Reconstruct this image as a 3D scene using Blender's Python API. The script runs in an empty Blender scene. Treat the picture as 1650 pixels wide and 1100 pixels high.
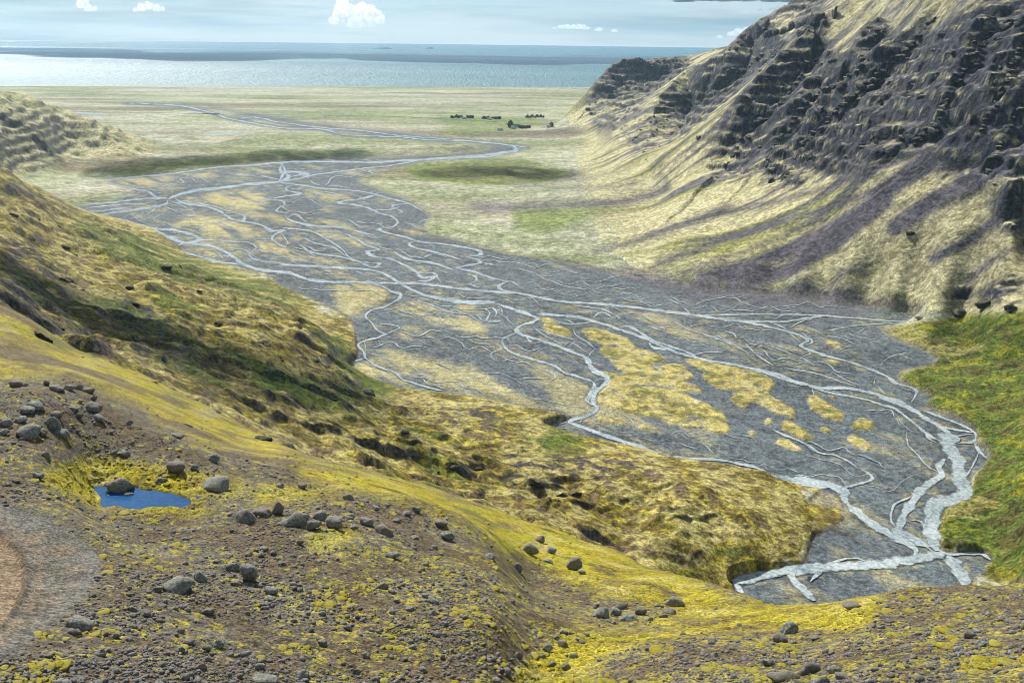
import bpy, bmesh, math, random, time
import numpy as np
from mathutils import Matrix, Vector
T0 = time.time()
random.seed(7); RNG = np.random.default_rng(7)
SC = bpy.context.scene; COL = SC.collection

# ---------------------------------------------------------------- camera, sky, sun, exposure
PW, PH, FPX = 1650.0, 1100.0, 1585.0          # size and focal length of the photograph in its own pixels
PITCH, ROLL, CAMZ = math.radians(17.44), 0.0125, 300.0
f_ = np.array([0, math.cos(PITCH), -math.sin(PITCH)])
r0_, u0_ = np.array([1.0, 0, 0]), np.array([0, math.sin(PITCH), math.cos(PITCH)])
r_ = math.cos(ROLL) * r0_ + math.sin(ROLL) * u0_
u_ = -math.sin(ROLL) * r0_ + math.cos(ROLL) * u0_
cam_d = bpy.data.cameras.new('camera'); cam = bpy.data.objects.new('camera', cam_d); COL.objects.link(cam)
cam_d.sensor_width = 36.0; cam_d.lens = 36.0 * FPX / PW; cam_d.clip_start = 0.5; cam_d.clip_end = 200000.0
cam.matrix_world = Matrix(((r_[0], u_[0], -f_[0], 0), (r_[1], u_[1], -f_[1], 0), (r_[2], u_[2], -f_[2], CAMZ), (0, 0, 0, 1)))
SC.camera = cam

SUN_AZ, SUN_EL = math.radians(-26.0), math.radians(40.0)      # azimuth from +Y towards +X
world = bpy.data.worlds.new('World'); SC.world = world; world.use_nodes = True
wn = world.node_tree; wn.nodes.clear()
w_out = wn.nodes.new('ShaderNodeOutputWorld'); w_bg = wn.nodes.new('ShaderNodeBackground')
w_sky = wn.nodes.new('ShaderNodeTexSky'); w_sky.sky_type = 'NISHITA'; w_sky.sun_disc = False
w_sky.sun_elevation = SUN_EL; w_sky.sun_rotation = SUN_AZ; w_sky.altitude = 300; w_sky.air_density = 0.6
w_sky.dust_density = 0.1; w_sky.ozone_density = 4.0
w_bg.inputs['Strength'].default_value = 0.058
# thin white veils and grey-blue banks of cloud over the whole dome
wt = wn.nodes.new('ShaderNodeTexCoord'); col_in = w_sky.outputs[0]
for sc_, loc_, lo_, hi_, amt, colr in (((2.2, 2.2, 24.0), (3.1, 0.4, 0.0), 0.42, 0.64, 0.9, (9.6, 10.2, 10.4, 1)), ((1.5, 1.5, 22.0), (4.7, 1.2, 2.6), 0.47, 0.70, 0.75, (1.8, 3.6, 4.6, 1))):
    wm = wn.nodes.new('ShaderNodeMapping'); wm.inputs['Scale'].default_value = sc_; wm.inputs['Location'].default_value = loc_
    wz = wn.nodes.new('ShaderNodeTexNoise'); wz.inputs['Scale'].default_value = 1.6; wz.inputs['Detail'].default_value = 7.0; wz.inputs['Roughness'].default_value = 0.58
    wr = wn.nodes.new('ShaderNodeMapRange'); wr.inputs[1].default_value = lo_; wr.inputs[2].default_value = hi_; wr.inputs[3].default_value = 0.0; wr.inputs[4].default_value = amt
    wx_ = wn.nodes.new('ShaderNodeMix'); wx_.data_type = 'RGBA'; wx_.inputs[7].default_value = colr
    wn.links.new(wt.outputs['Generated'], wm.inputs['Vector']); wn.links.new(wm.outputs[0], wz.inputs['Vector']); wn.links.new(wz.outputs['Fac'], wr.inputs[0])
    wn.links.new(wr.outputs[0], wx_.inputs[0]); wn.links.new(col_in, wx_.inputs[6]); col_in = wx_.outputs[2]
wn.links.new(col_in, w_bg.inputs['Color']); wn.links.new(w_bg.outputs[0], w_out.inputs['Surface'])
sun_d = bpy.data.lights.new('sun', 'SUN'); sun = bpy.data.objects.new('sun', sun_d); COL.objects.link(sun)
sun_d.energy = 5.0; sun_d.angle = math.radians(0.6); sun_d.color = (1.0, 0.95, 0.86)
sdir = Vector((math.sin(SUN_AZ) * math.cos(SUN_EL), math.cos(SUN_AZ) * math.cos(SUN_EL), math.sin(SUN_EL)))
sun.rotation_euler = sdir.to_track_quat('Z', 'Y').to_euler()
SC.view_settings.view_transform = 'Standard'; SC.view_settings.look = 'None'
SC.view_settings.exposure = 0.5; SC.view_settings.gamma = 1.0; SC.view_settings.use_curve_mapping = False
SC.render.engine = 'CYCLES'
SC.cycles.max_bounces = 4; SC.cycles.diffuse_bounces = 1; SC.cycles.glossy_bounces = 2
SC.cycles.transmission_bounces = 2; SC.cycles.volume_bounces = 2; SC.cycles.transparent_max_bounces = 6
SC.cycles.use_denoising = True; SC.cycles.filter_width = 0.9; SC.cycles.sample_clamp_indirect = 4.0

# ---------------------------------------------------------------- pixel geometry and the floor of the valley
def ray(px, py):
    px, py = np.asarray(px, float), np.asarray(py, float)
    a, b = (px - PW / 2) / FPX, (PH / 2 - py) / FPX
    d = f_ + a[..., None] * r_ + b[..., None] * u_
    h = np.hypot(d[..., 0], d[..., 1])
    return np.arctan2(d[..., 0], d[..., 1]), d[..., 2] / h          # azimuth, slope (rise per metre)
def project(x, y, z):
    z = z - CAMZ
    dep = x * f_[0] + y * f_[1] + z * f_[2]
    dep = np.where(np.abs(dep) < 1e-6, 1e-6, dep)
    return PW / 2 + FPX * (x * r_[0] + y * r_[1] + z * r_[2]) / dep, PH / 2 - FPX * (x * u_[0] + y * u_[1] + z * u_[2]) / dep
def on_z(px, py, z):
    az, s = ray(px, py); d = (z - CAMZ) / s
    return d * np.sin(az), d * np.cos(az)
c0, c1 = np.array(on_z(0, 139.5, 0.0)), np.array(on_z(950, 140.5, 0.0))   # the shore line
tn = (c1 - c0) / np.linalg.norm(c1 - c0); nrm = np.array([tn[1], -tn[0]])
if nrm[1] > 0: nrm = -nrm                                                  # inland
FS = 62.0 / ((np.array([0, 400.0]) - c0) @ nrm)
def floor_z(x, y): return ((x - c0[0]) * nrm[0] + (y - c0[1]) * nrm[1]) * FS
def on_floor(px, py, dz=0.0):
    az, s = ray(px, py)
    ux, uy = np.sin(az), np.cos(az)
    k0 = -(c0 @ nrm) * FS + dz; k1 = (ux * nrm[0] + uy * nrm[1]) * FS
    d = (k0 - CAMZ) / (s - k1)
    return az, d
def floor_xy(px, py, dz=0.0):
    az, d = on_floor(px, py, dz); return d * np.sin(az), d * np.cos(az)

# ---------------------------------------------------------------- noise
def _hash(ix, iy, seed):
    h = (ix.astype(np.int64) * 374761393 + iy.astype(np.int64) * 668265263 + seed * 974634777) & 0xFFFFFFFF
    h = ((h ^ (h >> 13)) * 1274126177) & 0xFFFFFFFF
    return (h ^ (h >> 16)) & 0xFFFF
_ang = np.linspace(0, 2 * np.pi, 65536, endpoint=False); _GX, _GY = np.cos(_ang).astype(np.float32), np.sin(_ang).astype(np.float32)
def perlin(x, y, seed=0):
    x0, y0 = np.floor(x), np.floor(y); fx, fy = (x - x0).astype(np.float32), (y - y0).astype(np.float32)
    ix, iy = x0.astype(np.int64), y0.astype(np.int64)
    u, v = fx * fx * fx * (fx * (fx * 6 - 15) + 10), fy * fy * fy * (fy * (fy * 6 - 15) + 10)
    def g(dx, dy):
        h = _hash(ix + dx, iy + dy, seed); return _GX[h] * (fx - dx) + _GY[h] * (fy - dy)
    a = g(0, 0); b = g(1, 0); c = g(0, 1); d = g(1, 1)
    return 1.5 * ((a + u * (b - a)) * (1 - v) + (c + u * (d - c)) * v)
def fbm(x, y, lam, octs=4, seed=0, gain=0.55, spacing=None):
    s = np.zeros(np.shape(x), np.float32); a = 1.0; t = 0
    for o in range(octs):
        n = perlin(x / lam + 17.3 * o, y / lam - 9.1 * o, seed + o)
        if spacing is not None: n = n * np.clip(lam / (3.0 * spacing) - 0.7, 0, 1)
        s += a * n; t += a; a *= gain; lam *= 0.5
    return s / t
def ridged(x, y, lam, octs=5, seed=0, gain=0.5, spacing=None):
    s = np.zeros(np.shape(x), np.float32); a = 1.0; t = 0
    for o in range(octs):
        n = 1 - np.minimum(1, 1.6 * np.abs(perlin(x / lam + 31.7 * o, y / lam + 5.9 * o, seed + o))); n = n * n - 0.4
        if spacing is not None: n = n * np.clip(lam / (3.0 * spacing) - 0.7, 0, 1)
        s += a * n; t += a; a *= gain; lam *= 0.5
    return s / t
def sstep(a, b, x):
    t = np.clip((x - a) / (b - a), 0, 1); return t * t * (3 - 2 * t)

# ---------------------------------------------------------------- rasters traced over the photograph, used to lay out what lies on the ground
RX0, RY0, RX1, RY1 = -420, -150, 2000, 1350
RW, RH = RX1 - RX0, RY1 - RY0
def raster(): return np.zeros((RH, RW), np.float32)
def poly_fill(R, pts, val=1.0):
    P = np.array(pts, float) - (RX0, RY0); n = len(P)
    y_lo, y_hi = max(0, int(P[:, 1].min())), min(RH - 1, int(P[:, 1].max()) + 1)
    for yy in range(y_lo, y_hi + 1):
        yc = yy + 0.5; xs = []
        for i in range(n):
            (xa, ya), (xb, yb) = P[i], P[(i + 1) % n]
            if (ya <= yc) != (yb <= yc): xs.append(xa + (yc - ya) * (xb - xa) / (yb - ya))
        xs.sort()
        for k in range(0, len(xs) - 1, 2):
            a, b = max(0, int(round(xs[k]))), min(RW, int(round(xs[k + 1])))
            if b > a: R[yy, a:b] = val
def line_fill(R, pts, w, val=1.0):
    P = np.array(pts, float); w = np.broadcast_to(np.asarray(w, float), (len(P),))
    for i in range(len(P) - 1):
        L = max(2, int(np.hypot(*(P[i + 1] - P[i])) / 1.5))
        for t in np.linspace(0, 1, L):
            x, y = P[i] * (1 - t) + P[i + 1] * t - (RX0, RY0); r = max(0.6, 0.5 * (w[i] * (1 - t) + w[i + 1] * t))
            a, b, c, d = int(max(0, x - r - 1)), int(min(RW, x + r + 2)), int(max(0, y - r - 1)), int(min(RH, y + r + 2))
            if b <= a or d <= c: continue
            yy, xx = np.mgrid[c:d, a:b]
            m = np.clip(r + 0.5 - np.hypot(xx + .5 - x, yy + .5 - y), 0, 1) * val
            R[c:d, a:b] = np.maximum(R[c:d, a:b], m)
def blur(R, s):
    """three box passes over the part that is not empty"""
    w = max(1, int(round(math.sqrt(4 * s * s + 1) / 2))); m = 3 * w + 2           # half width, reach
    ys, xs = np.where(R.any(1))[0], np.where(R.any(0))[0]
    if not len(ys): return R
    a, b, c, d = max(0, ys[0] - m), min(RH, ys[-1] + m + 1), max(0, xs[0] - m), min(RW, xs[-1] + m + 1)
    Q = R[a:b, c:d]
    for _ in range(3):
        for ax in (0, 1):
            Qp = np.pad(Q, [(w + 1, w) if k == ax else (0, 0) for k in (0, 1)], mode='edge')
            t = np.cumsum(Qp, axis=ax, dtype=np.float64)
            Q = ((t[2 * w + 1:] - t[:-2 * w - 1]) if ax == 0 else (t[:, 2 * w + 1:] - t[:, :-2 * w - 1])).astype(np.float32) / (2 * w + 1)
    out = np.zeros_like(R); out[a:b, c:d] = Q; return out
def sample(R, px, py):
    x = np.clip(px - RX0 - 0.5, 0, RW - 1.001); y = np.clip(py - RY0 - 0.5, 0, RH - 1.001)
    ix, iy = x.astype(np.int32), y.astype(np.int32); fx, fy = (x - ix).astype(np.float32), (y - iy).astype(np.float32)
    return (R[iy, ix] * (1 - fx) + R[iy, ix + 1] * fx) * (1 - fy) + (R[iy + 1, ix] * (1 - fx) + R[iy + 1, ix + 1] * fx) * fy
# ---------------------------------------------------------------- the shape of the land
BED = [(850,241),(775,251),(700,258),(645,268),(600,281),(574,290),(600,301),(650,318),(680,336),(695,350),(682,362),(690,375),(735,386),(790,402),(850,412),(900,420),(960,432),(1040,450),(1110,465),(1200,470),(1300,480),(1400,497),(1492,515),(1415,528),(1440,545),(1490,565),(1513,578),(1500,588),(1450,598),(1447,612),(1480,630),(1503,642),(1490,655),(1550,680),(1572,695),(1575,715),(1593,735),(1590,752),(1562,775),(1560,790),(1520,815),(1515,830),(1508,870),(1520,888),(1560,890),(1590,893),(1599,905),(1572,935),(1560,990),(1400,1010),(1300,1010),(1190,1000),(1182,940),(1215,925),(1290,915),(1303,890),(1308,868),(1360,838),(1355,815),(1300,812),(1330,786),(1260,766),(1180,756),(1062,742),(1051,731),(985,722),(927,710),(873,693),(917,673),(843,659),(752,639),(647,629),(617,615),(560,602),(577,572),(573,538),(567,515),(535,495),(498,480),(451,462),(427,439),(336,419),(293,404),(249,372),(202,363),(151,350),(121,333),(185,323),(219,308),(168,291),(293,276),(397,266),(471,257),(550,254),(700,250),(770,243),(795,238),(760,233),(700,229),(640,222),(560,214),(500,206),(430,194),(350,178),(290,170),(270,169),(330,171),(400,180),(480,193),(560,205),(640,212),(700,220),(760,228),(850,235)]
def inside(poly, x, y):
    c = False; j = len(poly) - 1
    for i in range(len(poly)):
        (xi, yi), (xj, yj) = poly[i], poly[j]
        if (yi > y) != (yj > y) and x < (xj - xi) * (y - yi) / (yj - yi) + xi: c = not c
        j = i
    return c
CP = []                                       # (azimuth, log distance, height above the floor / distance)
def ref_z(az, d):                              # a plain first guess of the ground: near hill, then the valley floor
    fl = floor_z(d * np.sin(az), d * np.cos(az)); k = 1 - sstep(math.log(60), math.log(420), np.log(d))
    return fl + (CAMZ - 13.0 - 0.25 * d - fl) * k
def _add(az, d, z):
    CP.append((az, math.log(d), (z - float(ref_z(az, d))) / d))
def P(*pts):
    for px, py, d in pts:
        az, s = ray(px, py); _add(float(az), d, CAMZ + float(s) * d)
def F(*pts):
    for p in pts:
        dz = p[2] if len(p) > 2 else 0.0
        az, d = on_floor(p[0], p[1], dz); az, d = float(az), float(d); _add(az, d, float(floor_z(d * math.sin(az), d * math.cos(az))) + dz)
def Z(*pts):
    for px, py, z in pts:
        az, s = ray(px, py); _add(float(az), z / float(s), CAMZ + z)
# near moraine, road bend and pool
P((-250,1300,20),(0,1300,20.5),(400,1300,21),(800,1300,23),(1200,1300,20),(1650,1300,19),(1950,1300,19),
  (-300,1100,27),(0,1100,27),(300,1100,28),(600,1100,30),(850,1100,34),(1100,1100,29),(1400,1100,26),(1650,1100,26),(1900,1100,26),
  (0,1000,34),(0,900,42),(0,850,46.3),(100,900,42.3),(200,900,42.6),(100,1000,34.6),(-300,950,38),(0,800,52),(100,800,53.5),(-300,800,52),
  (0,740,60),(100,740,61.5),(250,740,64),(0,680,66),(120,680,68),(200,690,69),(-300,680,66),
  (0,622,74),(60,618,75),(130,626,75),(200,663,73),(260,690,71),(330,725,68),(380,760,65),(-300,610,74),
  (300,950,39),(400,950,40),(600,950,41),(600,1000,36.5),(800,1000,38),(380,838,51.5),(450,822,53.5),(520,820,55),(600,818,57),(650,832,57),(720,862,56),(800,902,54),(400,890,45.5),(550,880,47),
  (420,790,60),(500,790,63),(600,790,68),(700,815,74),(800,845,80),(900,885,78),(1000,925,72),(850,935,62),(950,965,58),(1100,962,63),
  (850,1045,38.5),(950,1005,46),(1080,980,56),(1100,1050,35.5),(1200,1015,44),(1300,1000,45),(1300,1050,36),(1500,1000,40),(1650,1000,38),(1500,972,46),(1650,962,46))
Z((150,792,-27.6),(300,812,-27.6),(230,775,-27.4),(230,812,-27.6))
# crest of the near slope, then the drop behind it
CREST = [(-300,600,74),(0,622,74),(60,618,75),(130,626,75),(200,663,73),(260,690,71)]
for px, py, d in CREST: P((px, py + 34, d * 1.12))
P((0,600,104),(-300,580,104),(60,606,104),(140,612,104),(210,640,102),(300,680,98),(380,715,96),
  (-300,500,128),(0,545,125),(100,572,125),(200,612,120),(300,660,114),(400,705,106))
SPUR = [(-300,440,150),(0,488,150),(60,520,150),(130,566,146),(230,600,140),(300,638,135),(360,665,128),(450,707,116),
        (520,742,104),(600,762,102),(700,788,100),(800,816,98),(900,850,95),(1000,888,90),(1100,930,82),(1180,966,75),
        (1240,978,64),(1300,972,58),(1400,960,54),(1480,950,52),(1560,945,52),(1650,938,52),(1900,918,52)]
P(*SPUR)
for px, py, d in SPUR:
    k = min(1.0, max(0.0, (px - 300) / 900.0))
    P((px, py + 55 + 60 * k, d * 1.22), (px, py + 75 + 190 * k, d * 1.55))
P((0,570,240),(130,640,240),(300,720,240),(450,790,240),(600,860,240),(800,920,240),(1000,985,230),(1200,1120,220),(1400,1130,220),(1650,1100,220),
  (800,865,330),(1000,930,320),(1200,1040,310),(1400,1040,310),(1650,1010,310))
# hillside on the left
P((0,275,1100),(60,305,1270),(-300,200,1000),(-300,330,600),(-300,420,330),(-300,120,1400),
  (0,330,900),(0,380,700),(0,430,520),(0,470,420),(0,497,340),(100,340,1120),(100,400,820),(100,450,620),(100,500,480),(100,548,380),
  (200,400,960),(200,450,730),(200,500,570),(200,550,450),(200,592,355),(300,450,850),(300,500,650),(300,550,510),(300,625,380),
  (400,480,790),(400,520,640),(400,570,540),(400,640,420),(400,690,350),(500,540,690),(500,600,560),(500,660,455),(500,728,360),
  (600,660,540),(600,700,455),(600,760,360),(700,700,515),(700,760,425),(700,785,370),(800,740,490),(800,800,415),(900,760,480),(900,820,412),(900,848,385))
P((0,310,1350),(60,325,1500),(-300,260,1500))
F((120,338,2),(300,420,5),(400,452,4),(500,505,4),(600,622,5),(700,655,9),(800,683,12),(900,705,10),(1000,762,16),(1000,820,18),(1000,880,14),
  (1100,772,14),(1100,850,20),(1100,920,11),(1200,792,8),(1200,850,12),(1200,900,6),(1280,803,3),(1275,862,5),(1230,915,2),(1160,945,3),(1172,965,1),(1040,738,9))
# green bank on the right
F((1480,543,2),(1550,520,3),(1650,500,8),(1560,600,4),(1650,600,10),(1530,652,3),(1650,680,12),(1605,705,4),(1650,760,15),(1605,830,5),(1650,850,15),(1555,852,4),(1625,900,2),(1640,925,3),
  (1800,600,40),(1800,800,42),(1800,900,30))
for px in range(150, 1600, 75):
    for py in range(265, 1000, 45):
        if all(inside(BED, px + dx, py + dy) for dx, dy in ((0, 0), (22, 0), (-22, 0), (0, 13), (0, -13))): F((px, py, -1.0))
# mountain wall on the right
F((1100,446,3),(1180,455,3),(1250,462,2),(1330,472,2),(1400,485,2),(1470,498,2),(960,425,1),(1040,438,2),(750,350,0.5),(800,300,1),(700,290),(850,270,2),(900,300,6),(900,380,5),(850,392,1.5),(1000,422,4),(1000,380,9),(1000,340,13),(1000,300,17),(1000,265,24),(950,240,9),(900,232,2),(945,205,16),(920,190,3))
P((945,176,2950),(985,131,3200),(1010,114,3350),(1040,104,3500),(1250,47,2700),(1310,26,2650),(1170,83,3100),
  (1650,-110,1500),(1850,-110,1500),(1400,-40,2300),
  (985,165,4000),(1040,125,4200),(1100,118,4300),(1170,104,4200),(1250,75,3600),(1310,60,3500),(1400,20,3300),(1550,-20,2600),(1700,-40,2400),(1900,-40,2400),(1400,60,5000),(1700,60,5000))
MC = {1050: [(240,1900),(200,2350),(160,2850),(104,3520)], 1100: [(405,1070),(350,1230),(300,1460),(250,1750),(200,2150),(150,2650),(99,3350)],
      1250: [(430,1000),(380,1080),(330,1170),(280,1290),(230,1440),(180,1650),(130,1950),(90,2250),(47,2700)], 1400: [(450,968),(400,1002),(350,1040),(300,1088),(250,1145),(200,1230),(150,1335),(100,1470),(50,1680),(-10,2050)],
      1550: [(470,912),(440,938),(380,978),(300,1032),(220,1095),(140,1165),(60,1260),(0,1340),(-70,1480)], 1650: [(478,880),(420,928),(350,968),(270,1018),(190,1080),(110,1150),(30,1240),(-40,1330)], 1850: [(450,800),(300,900),(100,1050),(-60,1250)]}
mk = sorted(MC)
for a, b in zip(mk[:-1], mk[1:]):                 # the wall between the sounded columns
    ya, yb = np.array(sorted(MC[a]), float), np.array(sorted(MC[b]), float)
    for t in np.linspace(0, 1, max(2, (b - a) // 45), endpoint=False):
        y0, y1 = ya[0, 0] * (1 - t) + yb[0, 0] * t, ya[-1, 0] * (1 - t) + yb[-1, 0] * t
        for w in np.linspace(0, 1, 12):
            da = np.interp(ya[0, 0] + w * (ya[-1, 0] - ya[0, 0]), ya[:, 0], np.log(ya[:, 1])); db = np.interp(yb[0, 0] + w * (yb[-1, 0] - yb[0, 0]), yb[:, 0], np.log(yb[:, 1]))
            P((a + t * (b - a), y0 + w * (y1 - y0), math.exp(da * (1 - t) + db * t)))
# far plain and the rocky hill on the far left
F((300,200),(500,190),(600,180),(700,170),(800,160),(900,165),(300,160),(400,150),(650,240),(520,235),(850,205),(880,215),(750,200),(200,160),(200,190),(800,145),(600,145),(100,150,0),(300,240,2),(420,235,2),(60,300,0),(120,300,0))
P((0,152,2300),(40,160,2350),(80,182,2300),(140,194,2350),(165,206,2420),(0,220,2000),(0,258,1870),(60,240,2060),(120,228,2280),(-200,130,2200),(-200,220,1950),(0,195,3000),(80,205,2900),(150,213,2900),(-200,180,3000))
F((222,224,1),(100,262,5),(40,288,1),(175,262,5),(-200,300,3))
for az in np.linspace(-0.72, 0.72, 9):
    for d in (4600, 6200, 9000): CP.append((az, math.log(d), 0.0 if az < 0.25 or d > 5000 else 0.01))
CPA = np.array(CP); KA = 3.2
# collapse control points that fall nearly on each other
keep = []
for i in range(len(CPA)):
    if all(np.hypot((CPA[i, 0] - CPA[j, 0]) * KA, CPA[i, 1] - CPA[j, 1]) > 0.02 for j in keep): keep.append(i)
CPA = CPA[keep]
def mq(a, b):
    r2 = ((a[:, None, 0] - b[None, :, 0]) * KA) ** 2 + (a[:, None, 1] - b[None, :, 1]) ** 2
    return np.sqrt(r2 + 0.05 ** 2)
n = len(CPA); A = np.zeros((n + 3, n + 3)); A[:n, :n] = mq(CPA, CPA) - 0.008 * np.eye(n)
A[:n, n] = 1; A[:n, n + 1:] = CPA[:, :2]; A[n:, :n] = A[:n, n:].T
W = np.linalg.solve(A, np.concatenate([CPA[:, 2], [0, 0, 0]]))
AZ0, AZ1, LD0, LD1 = -0.72, 0.72, math.log(11.0), math.log(8500.0)
NA, ND = 241, 800
ga, gl = np.linspace(AZ0, AZ1, NA), np.linspace(LD0, LD1, ND)
G = np.zeros((NA, ND), np.float32)
for i in range(NA):
    q = np.stack([np.full(ND, ga[i]), gl], 1)
    G[i] = mq(q, CPA) @ W[:n] + W[n] + q @ W[n + 1:]
far = sstep(math.log(260), math.log(420), gl)[None, :]
soft = 0.5 * (G + np.sqrt(G * G + 0.0004 ** 2))                 # the valley floor is the lowest ground beyond the near hill
G = G * (1 - far) + soft * far
def base_z(az, ld):
    """the same surface at any points (slow and exact)"""
    sh = az.shape; a, l = az.ravel().astype(np.float32), ld.ravel().astype(np.float32); out = np.empty(len(a), np.float32)
    ca, cl, w32 = (CPA[:, 0] * KA).astype(np.float32), CPA[:, 1].astype(np.float32), W[:n]
    for s0 in range(0, len(a), 20000):
        sl = slice(s0, s0 + 20000); da = (a[sl] * np.float32(KA))[:, None] - ca; dl = l[sl][:, None] - cl
        np.multiply(da, da, out=da); np.multiply(dl, dl, out=dl); da += dl; da += np.float32(0.0025); np.sqrt(da, out=da)
        out[sl] = da @ w32.astype(np.float32) + (W[n] + W[n + 1] * a[sl] + W[n + 2] * l[sl])
    g = out.reshape(sh).astype(float); fr_ = sstep(math.log(260), math.log(420), ld); sf_ = 0.5 * (g + np.sqrt(g * g + 0.0004 ** 2))
    d = np.exp(ld); return ref_z(az, d) + (g * (1 - fr_) + sf_ * fr_) * d
bed_r = raster(); poly_fill(bed_r, BED); bed_s = blur(bed_r, 2.2)
bed_wide = blur(bed_r, 7.0)
# slope seen from the camera on the coarse grid, to know what the photograph can show
gd = np.exp(gl)[None, :]; gx, gy = gd * np.sin(ga)[:, None], gd * np.cos(ga)[:, None]
gz = ref_z(ga[:, None], gd) + G * gd
GQ = (gz - CAMZ) / gd; GMAX = np.maximum.accumulate(GQ, axis=1)
def hit(px, py):
    """distance at which the view through a pixel first meets the land"""
    az, s = ray(px, py); i = int(round((float(az) - AZ0) / (AZ1 - AZ0) * (NA - 1))); i = min(NA - 1, max(0, i))
    row = GMAX[i]; k = int(np.searchsorted(row, float(s)))
    if k >= ND: return None
    if k == 0: return float(az), float(np.exp(gl[0]))
    t = (float(s) - row[k - 1]) / max(1e-9, row[k] - row[k - 1])
    return float(az), float(np.exp(gl[k - 1] + t * (gl[k] - gl[k - 1])))
def hit_xy(px, py):
    h = hit(px, py)
    return None if h is None else (h[1] * math.sin(h[0]), h[1] * math.cos(h[0]))
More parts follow.
